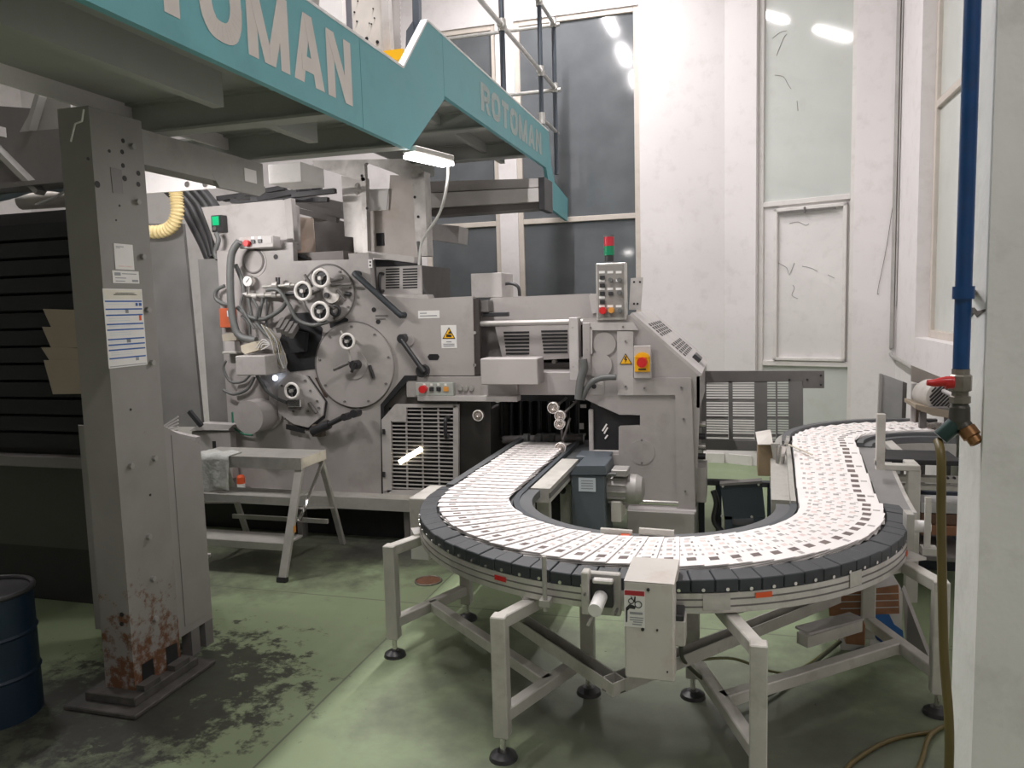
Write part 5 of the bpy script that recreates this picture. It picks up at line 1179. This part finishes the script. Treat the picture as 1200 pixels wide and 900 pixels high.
# ------------------------------------------------------------------ conveyor stands
def stand(name, label, A, L_, M_, N_, ztop=.535):
    t = thing(name, (A + L_ + M_ + N_) / 4, label, 'stand')
    for p in (A, L_, M_, N_):
        MB().box((p.x - .029, p.y - .029, .09), (p.x + .029, p.y + .029, ztop + .026)).build('leg', STAND, t, bevel=.004)
        f = MB().cyl((p.x, p.y, .03), (p.x, p.y, .09), .012, seg=10).build('levelling_foot', CHROME, t)
        MB().lathe((p.x, p.y, 0), (0, 0, 1), [(0, 0), (.055, 0), (.05, .015), (.025, .03), (0, .03)], 18).build('foot_pad', BLACKP, f)
    V = lambda p, z: Vector((p.x, p.y, z))
    for z in (.17, ztop):
        a, c = (A + M_) / 2, (L_ + N_) / 2
        MB().bar(V(A, z), V(M_, z), .05, .05).build('end_bar', STAND, t, bevel=.004); MB().bar(V(L_, z), V(N_, z), .05, .05).build('end_bar', STAND, t, bevel=.004)
        MB().bar(V(a, z), V(c, z), .05, .05).build('long_bar', STAND, t, bevel=.004)
    for p in ((A + M_) / 2, (L_ + N_) / 2):
        pc = UC + (p - UC).normalized() * (UR + .2); pc.z = 0; pc = p.lerp(pc, .4)
        MB().obox((pc.x, pc.y, ztop + .03), (.09, .05, 0), (-.03, .05, 0), (0, 0, .006)).build('mount_plate', ALU, t)
        MB().box((pc.x - .035, pc.y - .03, ztop + .03), (pc.x + .035, pc.y + .03, .60)).build('mount_post', ALUD, t)
    return t
Z0 = lambda a, c: Z_(a, c, 0)
A, L_, M_ = Z0(590, 888), Z0(463, 768), Z0(690, 812)
stand('conveyor_stand', 'grey steel tube stand under the conveyor curve nearest the stool', A, L_, M_, L_ + (M_ - A) * .9)
A2, B2, C2, D2 = Z0(888, 938), Z0(1098, 836), Z0(812, 816), Z0(908, 782)
stand('conveyor_stand', 'grey steel tube stand under the conveyor with a printed carton behind', A2, B2, C2, B2 + (C2 - A2) * .75)
tr = thing('cable_tray', Z_(718, 815, .28), 'bent dark metal cable tray linking the two conveyor stands', 'tray')
t0, t1, t2 = Z_(600, 733, .28), Z_(718, 815, .28), Z_(985, 705, .28)
for a, c in ((t0, t1), (t1, t2)):
    d = (c - a).normalized(); l = Vector((-d.y, d.x, 0))
    if l.y < 0: l = -l
    b = MB(); b.bar(a + l * .03, c + l * .03, .06, .006).build('tray_floor', PRESS_D, tr); MB().bar(a + Vector((0, 0, .02)), c + Vector((0, 0, .02)), .006, .05).build('tray_side', STAND, tr); MB().bar(a + l * .06 + Vector((0, 0, .02)), c + l * .06 + Vector((0, 0, .02)), .006, .05).build('tray_side', STAND, tr)
# cables below
MB().tube([Y_(798, 756, Yf + .15), Z_(802, 775, .3), Z_(830, 800, .15), Z_(868, 818, .05), Z_(905, 812, .02), Z_(950, 780, .02), Z_(985, 752, .04)], .008, 8).build('drive_cable', mat('cable_green_black', (.055, .06, .035), .45), label='dark green cable hanging from the drive box to the floor', cat='cable')
MB().tube([Z_(822, 773, .25), Z_(860, 772, .22), Z_(905, 787, .06), Z_(935, 785, .03), Z_(975, 758, .03), Z_(988, 745, .05)], .006, 8).build('floor_cable', mat('cable_olive', (.13, .13, .05), .45), label='thin olive cable lying below the right conveyor stand', cat='cable')

# ------------------------------------------------------------------ step stool
XS = -2.745
sx_ = lambda px, py: X_(px, py, XS)
st = thing('step_stool', (XS - .3, 4.5, 0), 'worn aluminium three-step stool before the press', 'step stool')
f0, f1, b0, b1 = sx_(331, 681), sx_(352, 545), sx_(402, 636), sx_(376, 530)
pz = (sx_(350, 541).z + sx_(376, 525).z) / 2 - .01
SW = .80
yfp, ybp = sx_(350, 541).y, sx_(376, 525).y
for dx in (0, -SW):
    o = Vector((dx, 0, 0)); 
    fl = MB().bar(Vector((XS, f0.y, .0)) + o, Vector((XS, yfp + .02, pz - .02)) + o, .055, .028, upv=(0, 1, 0)).build('front_leg', ALUD, st, bevel=.003)
    MB().bar(Vector((XS, f0.y - .002, -.0)) + o, Vector((XS, f0.y + .004, .03)) + o, .065, .036, upv=(0, 1, 0)).build('rubber_foot', BLACKP, fl)
    MB().bar(Vector((XS, b0.y, 0)) + o, Vector((XS, ybp - .02, pz - .02)) + o, .04, .028, upv=(0, 1, 0)).build('rear_leg', ALUD, st, bevel=.003)
    MB().bar(Vector((XS, f0.y + .22, .42)) + o, Vector((XS, b0.y - .1, .30)) + o, .012, .03, upv=(1, 0, 0)).build('side_brace', ALUD, st)
    MB().bar(Vector((XS + .02, f0.y + .2, .34)) + o, Vector((XS + .02, ybp - .02, pz - .06)) + o, .012, .02, upv=(1, 0, 0)).build('lock_rod', CHROME, st)
MB().box((XS + .03, yfp - .01, pz - .015), (XS - SW - .03, ybp + .01, pz + .015)).build('platform', ALUD, st, bevel=.004)
MB().box((XS + .03, yfp - .02, pz - .06), (XS - SW - .03, yfp - .008, pz + .018)).build('platform_lip', ALU, st)
MB().box((XS + .032, yfp - .01, pz - .05), (XS + .022, ybp + .01, pz + .016)).build('platform_side', ALU, st)
for py, px in ((583, 346), (637, 338)):
    z = sx_(px, py).z; k = z / (pz - .02); y = f0.y + (yfp + .02 - f0.y) * k
    b = MB(); b.box((XS - .01, y - .01, z - .012), (XS - SW + .01, y + .19, z)).box((XS - .01, y - .015, z - .045), (XS - SW + .01, y - .005, z)); b.build('step', ALUD, st)
for q in ((b0.y - .2, .22),): MB().bar((XS - .01, q[0] + .02, q[1]), (XS - SW + .01, q[0] + .02, q[1]), .02, .03).build('rear_bar', ALUD, st)
MB().box((XS + .028, f0.y + .115, .285), (XS + .0295, f0.y + .14, .33)).build('sticker', AMBER, st)
# rag, spray can, grey box
b = MB(); n = 14; vs = []
xa0, xb0 = Y_(234, 550, yfp).x, Y_(272, 550, yfp).x
zdr = Y_(253, 576, yfp).z
random.seed(2)
for i in range(n + 1):
    for j in range(n + 1):
        u, v = i / n, j / n; x = xa0 + (xb0 - xa0) * (u + .08 * math.sin(5 * v) * (u - .5))
        if v < .35: y = yfp + .12 - v / .35 * .148; z = pz + .023 + .006 * math.sin(11 * u + 4 * v)
        else: y = yfp - .03 - .018 * math.sin(9 * u + v) * (v - .2) - .01; z = pz + .02 - (v - .35) / .65 * (pz - zdr) * (1 + .05 * math.sin(6 * u))
        vs.append((x, y + random.uniform(-.003, .003), z + random.uniform(-.002, .002)))
b.add(vs, [(i * (n + 1) + j, (i + 1) * (n + 1) + j, (i + 1) * (n + 1) + j + 1, i * (n + 1) + j + 1) for i in range(n) for j in range(n)], 0, True)
rg_ = b.build('cleaning_rag', CLOTH, label='grey cleaning rag draped over the edge of the stool platform', cat='rag')
md = rg_.modifiers.new('thick', 'SOLIDIFY'); md.thickness = .006
sc = Y_(283, 576, 5.02); sc.z = .341
sp1 = thing('spray_can', sc, 'small orange and white can standing on the footboard', 'can')
MB().lathe(sc, (0, 0, 1), [(0, 0), (.03, 0), (.03, .055), (.03, .06)], 18).build('white_band', WHITEP, sp1); MB().lathe(sc, (0, 0, 1), [(.0305, .05), (.0305, .10), (.02, .115), (0, .115)], 18).build('orange_band', ORANGE, sp1)
sbx = thing('switch_box', Y_(247, 535, 5.0), 'dusty grey steel box left of the press behind the stool', 'box')
pbox('case', (226, 506, 271, 560), 5.0, .08, PRESS, sbx); pplate('lid', [(222, 505), (268, 503), (273, 498), (235, 496)], 4.98, .1, PRESS_L, sbx)
pbox('slot', (249, 517, 253, 527), 4.997, .004, BLACK, sbx, bevel=0)
MB().bar(Y_(222, 482, 4.9), Y_(236, 499, 4.9), .03, .03).build('dark_bar', BLACKP, label='short dark bar leaning by the grey steel box', cat='bar')  # short dark bar, not identified as any particular tool
fl_ = thing('vent_grille', Y_(205, 515, 4.7), 'pale slotted sheet lying behind the cabinet', 'grille')
for k in range(5): MB().bar(Y_(192, 500 + k * 2 - 1, 4.7), Y_(209, 488 + k * 4, 4.7), .006, .01).build('slat', PRESS_L, fl_)
MB().bar(Y_(190, 506, 4.65), Y_(232, 515, 4.65), .05, .04).build('frame_bar', PRESS_L, fl_)
q = Y_(195, 508, 4.65); MB().box((q.x - .02, 4.64, 0), (q.x + .02, 4.66, q.z)).build('leg', PRESS_D, fl_)
# drain cover
dc = Z0(502, 681)
dr = thing('floor_drain', dc, 'round rusty brown drain cover set in the green floor', 'drain cover')
MB().cyl(dc, dc + Vector((0, 0, .004)), .078, seg=32).build('cover', mat('rust_brown', srgb(120, 82, 60), .6, var=.2, scale=30), dr); MB().torus(dc + Vector((0, 0, .003)), (0, 0, 1), .082, .006, 32, 6).build('rim', BRONZE, dr)
lj = Z0(455, 628); 
MB().obox(lj + Vector((0, .05, .01)), (.1, .02, 0), (-.03, .05, 0), (0, 0, .008)).build('scrap_board', PRESS_D, label='small dirty board lying on the floor before the press', cat='board')
lj = Z0(243, 653); MB().obox(lj + Vector((0, 0, .012)), (.02, .01, 0), (-.008, .014, 0), (0, 0, .012)).build('paper_scrap', PAPER, label='crumpled white paper scrap on the floor by the stool', cat='scrap')

# ------------------------------------------------------------------ blue pipe, valve, hose
XP = .418
p0 = X_(1129, 343, XP); YPp = p0.y
pp = thing('water_pipe', (XP, YPp, 1.45), 'blue painted vertical pipe clamped to the white pillar', 'pipe')
zv = X_(1126, 432, XP).z
MB().cyl((XP, YPp, zv), (XP, YPp, CEIL), .0145, seg=16).build('pipe', BLUEP, pp)
MB().cyl((XP, YPp, p0.z - .012), (XP, YPp, p0.z + .012), .019, seg=16).build('clamp', BLUEP, pp)
MB().cyl((XP + .015, YPp, p0.z), (XP + .045, YPp + .11, p0.z), .007, seg=10).build('clamp_stud', BRONZE, pp)
vz = lambda py: X_(1125, py, XP).z
va = thing('pipe_valve', (XP, YPp, vz(520)), 'worn metal valve with red lever and brass outlet on the blue pipe', 'valve')
MB().lathe((XP, YPp, vz(472)), (0, 0, 1), [(.0, 0), (.019, 0), (.019, .012), (.015, .014), (.015, .022), (.020, .024), (.020, .052), (.016, .055), (.016, vz(432) - vz(472)), (.0, vz(432) - vz(472))], 8, smooth=False).build('union', BRONZE, va)
MB().lathe((XP, YPp, vz(505)), (0, 0, 1), [(0, 0), (.016, .004), (.019, .02), (.018, .045), (.014, vz(472) - vz(505))], 16).build('body', mat('valve_dark', (.09, .085, .075), .4, .5, var=.2), va)
q0 = Vector((XP, YPp, vz(492))); q1 = X_(1129, 508, XP + .005)
dr_ = (Vector((XP + .018, YPp - .015, vz(510))) - q0)
MB().cyl(q0, q0 + dr_ * .55, .015, seg=14).build('outlet_neck', mat('valve_dark', (.09, .085, .075)), va); MB().lathe(q0 + dr_ * .5, dr_, [(.014, 0), (.017, .002), (.017, .02), (.013, .022), (.013, .034), (.009, .036), (.009, .02), (0, .02)], 14).build('brass_outlet', BRASS, va)
g0, g1 = Vector((XP - .004, YPp, vz(496))), X_(1106, 514, XP - .03)
MB().cyl(g0, Vector((XP - .032, YPp, vz(514))), .016, seg=14).build('green_branch', GREENV, va)
rl0 = Vector((XP, YPp - .018, vz(448))); 
MB().cyl((XP - .016, YPp - .016, vz(447)), (XP - .03, YPp - .016, vz(447)), .012, seg=12).build('lever_hub', RED, va)
MB().tube([(XP - .02, YPp - .018, vz(446)), (XP - .035, YPp - .018, vz(446)), (XP - .05, YPp - .018, vz(447.5)), (XP - .062, YPp - .018, vz(447))], .0075, 10, rfun=lambda i, n: .011 - .006 * i / n).build('lever', RED, va)
hz = Vector((XP - .036, YPp, vz(518)))
MB().tube([hz, X_(1103, 540, XP - .037), X_(1103, 620, XP - .035), X_(1106, 760, XP - .03), X_(1112, 900, XP - .02), Vector((XP - .02, YPp, .3)), Vector((XP - .04, YPp + .06, .03)), Vector((XP - .06, YPp + .3, .012)), Vector((.5, 2.1, .012)), Vector((.95, 2.5, .012)), Vector((1.1, 2.9, .012)), Z0(1125, 858) + Vector((0, 0, .012)), Z0(1090, 861) + Vector((0, 0, .01)), Z0(1050, 868) + Vector((0, 0, .01)), Z0(1015, 885) + Vector((0, 0, .01)), Z0(990, 910) + Vector((0, 0, .01)), Z0(1000, 960) + Vector((0, 0, .01)), Z0(1055, 950) + Vector((0, 0, .01)), Z0(1078, 900) + Vector((0, 0, .012)), Z0(1090, 868) + Vector((0, 0, .022)), Z0(1115, 852) + Vector((0, 0, .012)), Z0(1160, 845) + Vector((0, 0, .01))], .0085, 10, res=8).build('water_hose', OLIVE, label='olive rubber hose hanging from the valve and coiling on the floor', cat='hose')

# ------------------------------------------------------------------ clutter at the right wall
cdt = thing('wall_conduit', FC.p(LC, -.02, 1.2), 'grey cable conduit running up the wall corner', 'conduit')
uc = FC.hit(1050, 200)[0]
zc_ = FC.hit(1047, 408)[1]
FC.box(MB(), LC - .05, LC - .02, -.03, 0, zc_, CEIL).build('duct', mat('conduit_grey', (.42, .40, .385), .5, var=.15), cdt)
FC.box(MB(), LC - .012, LC - .002, -.02, -.008, 1.6, CEIL).build('thin_pipe', mat('conduit_light', (.55, .53, .51), .5), cdt)
MB().tube([FC.p(LC - .035, -.02, zc_ + .02), FC.p(LC - .03, -.04, zc_ - .06), X_(1070, 432, 1.36), X_(1095, 452, 1.33), X_(1118, 464, 1.3)], .015, 8).build('conduit_end', mat('conduit_grey', (.42, .40, .385)), cdt)
MB().tube([FC.p(LC - .05, -.012, 2.5), FC.p(LC - .10, -.012, 2.1), FC.p(LC - .16, -.012, 1.75), FC.p(LC - .15, -.012, 1.72)], .0025, 6).build('loose_wire', PRESS_D, cdt)
lbp = thing('leaning_panel', Vector((1.0, 6.3, 0)), 'grey sheet panel leaning against the wall behind the far bend', 'panel')
YLp = 6.35
pplate('sheet', [(1033, 438), (1058, 447), (1053, 606), (1027, 607)], YLp, .015, mat('sheet_grey', (.40, .40, .40), .5), lbp); pplate('edge', [(1031, 438), (1034, 438), (1028, 594), (1025, 594)], YLp - .02, .04, PRESS, lbp)
pplate('second_sheet', [(1058, 447), (1063, 449), (1059, 560), (1052, 560)], YLp + .05, .015, PRESS_D, lbp)
fm_ = thing('fan_motor', Y_(1100, 482, 5.6), 'dusty grey motor with fan grille lying beside the wall', 'motor')
mc = Y_(1104, 466, 5.55); R = .105
MB().lathe(mc + Vector((-.0, .02, 0)), Vector((.25, -1, 0)), [(R * .8, -.22), (R, -.16), (R, -.02), (R * .93, .0), (R * .75, .006), (0, .006)], 28).build('cowl', mat('motor_cream', (.48, .455, .42), .5, var=.12, scale=12), fm_)
ax = Vector((.25, -1, 0)).normalized(); sdv = ax.cross(Vector((0, 0, 1))).normalized()
for k in range(-4, 5):
    w_ = math.sqrt(max(0, .75 ** 2 - (k / 5.5) ** 2)) * R; p = mc + Vector((0, .02, 0)) + ax * .009 + (sdv * .7 + Vector((0, 0, .7))) * (k / 5.5 * R)
    MB().obox(p, (sdv * .7 - Vector((0, 0, .7))) * w_, (sdv * .7 + Vector((0, 0, .7))) * .005, ax * .003).build('grille_slot', BLACK, fm_)
pbox('foot', (1082, 477, 1112, 482), 5.51, .2, PRESS_D, fm_)
sh = thing('wall_shelf', Y_(1095, 490, 5.6), 'cluttered wooden shelf carrying the fan motor by the wall', 'shelf')
pplate('board', [(1073, 474), (1125, 484), (1125, 492), (1093, 487), (1073, 479)], 5.5, .35, mat('shelf_wood', srgb(150, 138, 120), .6), sh)
for a in (1082, 1112): MB().box((Y_(a, 490, 5.6).x - .02, 5.6, 0), (Y_(a, 490, 5.6).x + .02, 5.64, Y_(a, 484, 5.6).z)).build('leg', PRESS_D, sh)
pplate('tilted_sheet', [(1068, 428), (1097, 440), (1118, 448), (1118, 462), (1086, 452), (1068, 447)], 5.95, .02, mat('sheet_brown', (.33, .30, .27), .6), label='tilted brown-grey sheet behind the fan motor', cat='sheet')
for k, (a, e, c, f) in enumerate([(1067, 1073, 449, 486), (1073, 1079, 450, 470), (1079, 1084, 452, 470)]):
    pbox('wooden_strip', (a, c, e, f + 60), 5.85 + .03 * k, .02, [PRESS_L, mat('strip_wood', srgb(120, 105, 92), .6), PRESS][k], label=['pale upright strip beside the leaning panel', 'brown upright strip behind the fan motor', 'grey upright strip touching the fan motor'][k], cat='strip')
rf = thing('rear_table', Vector((1.05, 4.7, 0)), 'beige steel table frame behind the right conveyor flank', 'table frame')
Yr = 4.55
def vbar(px, py0, wpx, Y, m=STAND): a = Y_(px, py0, Y); w_ = wpx * .0056 / 2; MB().box((a.x - w_, Y + .003, 0), (a.x + w_ - .003, Y + .057, a.z - .02)).build('leg', m, rf, bevel=.004)
vbar(1072.5, 546, 12, Yr)
a, c = pb(1036, 545, 1079, 552, Yr, .06); MB().box(a, c).build('top_bar', STAND, rf, bevel=.004)
MB().box((Y_(1079, 545, Yr).x - .06, Yr + .06, Y_(1072, 552, Yr).z), (Y_(1079, 545, Yr).x, Yr + .9, Y_(1072, 545, Yr).z)).build('top_bar', STAND, rf, bevel=.004)
pbox('shelf_plate', (1036, 539, 1128, 545), Yr + .15, .3, BLACK, rf)
pbox('long_rail', (1044, 559, 1135, 566), Yr + .25, .06, STAND, rf); pbox('long_rail', (1044, 569, 1135, 575), Yr + .27, .06, STAND, rf)
for a in (1104, 1111, 1119): pcyl('rail_knob', a, 560.5, 1.6, Yr + .23, .02, BLACKP, rf, seg=10)
pbox('dark_back', (1036, 576, 1140, 668), Yr + .6, .05, NAVY, rf, bevel=0)
pbox('lower_shelf', (1055, 652, 1140, 658), Yr + .1, .5, PRESS_D, rf)
wb = thing('wooden_crate', Y_(1100, 628, 4.9), 'brown wooden crate on the lower shelf of the rear table', 'crate')
for k in range(3): pbox('board', (1079, 590 + k * 13, 1135, 602 + k * 13), 4.85 - .001 * k, .2, [mat('crate_dark', srgb(85, 62, 50), .6, var=.15), mat('crate_dark'), WOOD][k] if False else [mat("crate_dark"), mat("crate_mid", srgb(105, 78, 60), .6, var=.15), WOOD][k], wb)
# printed carton and boards under the right stand
ct = thing('printed_carton', Z0(1020, 770), 'carton with blue and white print standing below the conveyor', 'carton')
Yk = Z0(1058, 768).y
a, c = pb(985, 690, 1057, 768, Yk, .25)
a = (a[0], a[1], 0.0)
MB().box(a, c).build('carton_body', mat('carton_white', (.60, .58, .56), .6, var=.08), ct)
pplate('brown_band', [(970, 700), (1053, 686), (1054, 719), (972, 722)], Yk - .012, .012, WOOD, ct)
for k in range(3): pplate('band_line', [(985, 697 + k * 8), (1053, 695 + k * 8), (1053, 696 + k * 8), (985, 698 + k * 8)], Yk - .014, .002, mat('crate_dark'), ct, bevel=0)
def arcpoly(r0, r1, t0, t1, cx_, cy_, n=10): return [(cx_ + r0 * math.cos(t0 + (t1 - t0) * i / n), cy_ + r0 * math.sin(t0 + (t1 - t0) * i / n)) for i in range(n + 1)] + [(cx_ + r1 * math.cos(t1 + (t0 - t1) * i / n), cy_ + r1 * math.sin(t1 + (t0 - t1) * i / n)) for i in range(n + 1)]
pplate('blue_print', [(1005, 719), (1042, 720), (1048, 732), (1058, 739), (1060, 758), (1045, 752), (1032, 742), (1022, 734), (1005, 728)], Yk - .003, .003, mat('print_blue', srgb(45, 100, 165), .5), ct, bevel=0)
pplate('blue_line', [(1018, 735), (1032, 748), (1048, 757), (1061, 761), (1061, 763), (1044, 760), (1028, 750)], Yk - .005, .002, mat('print_navy', srgb(30, 60, 115), .5), ct, bevel=0)
MB().prism([Y_(1057, 690, Yk), Y_(1064, 708, Yk), Y_(1088, 770, Yk - .1), Y_(1062, 764, Yk)], (.02, .06, 0)).build('loose_flap', mat('carton_grey', (.30, .28, .27), .7), ct)
pbox('wood_offcut', (991, 731, 1014, 756), Yk - .2, .06, WOOD, label='small brown wood offcut before the printed carton', cat='wood block')
gbx = thing('cable_junction', Z_(975, 745, .1), 'grey metal channel box lying across the stand below the conveyor', 'box')
MB().bar(Z_(940, 750, .24), Z_(1004, 731, .24), .06, .05).build('channel', STAND, gbx); MB().bar(Z_(940, 739, .27), Z_(1004, 722, .27), .08, .01).build('lid', PRESS_L, gbx)
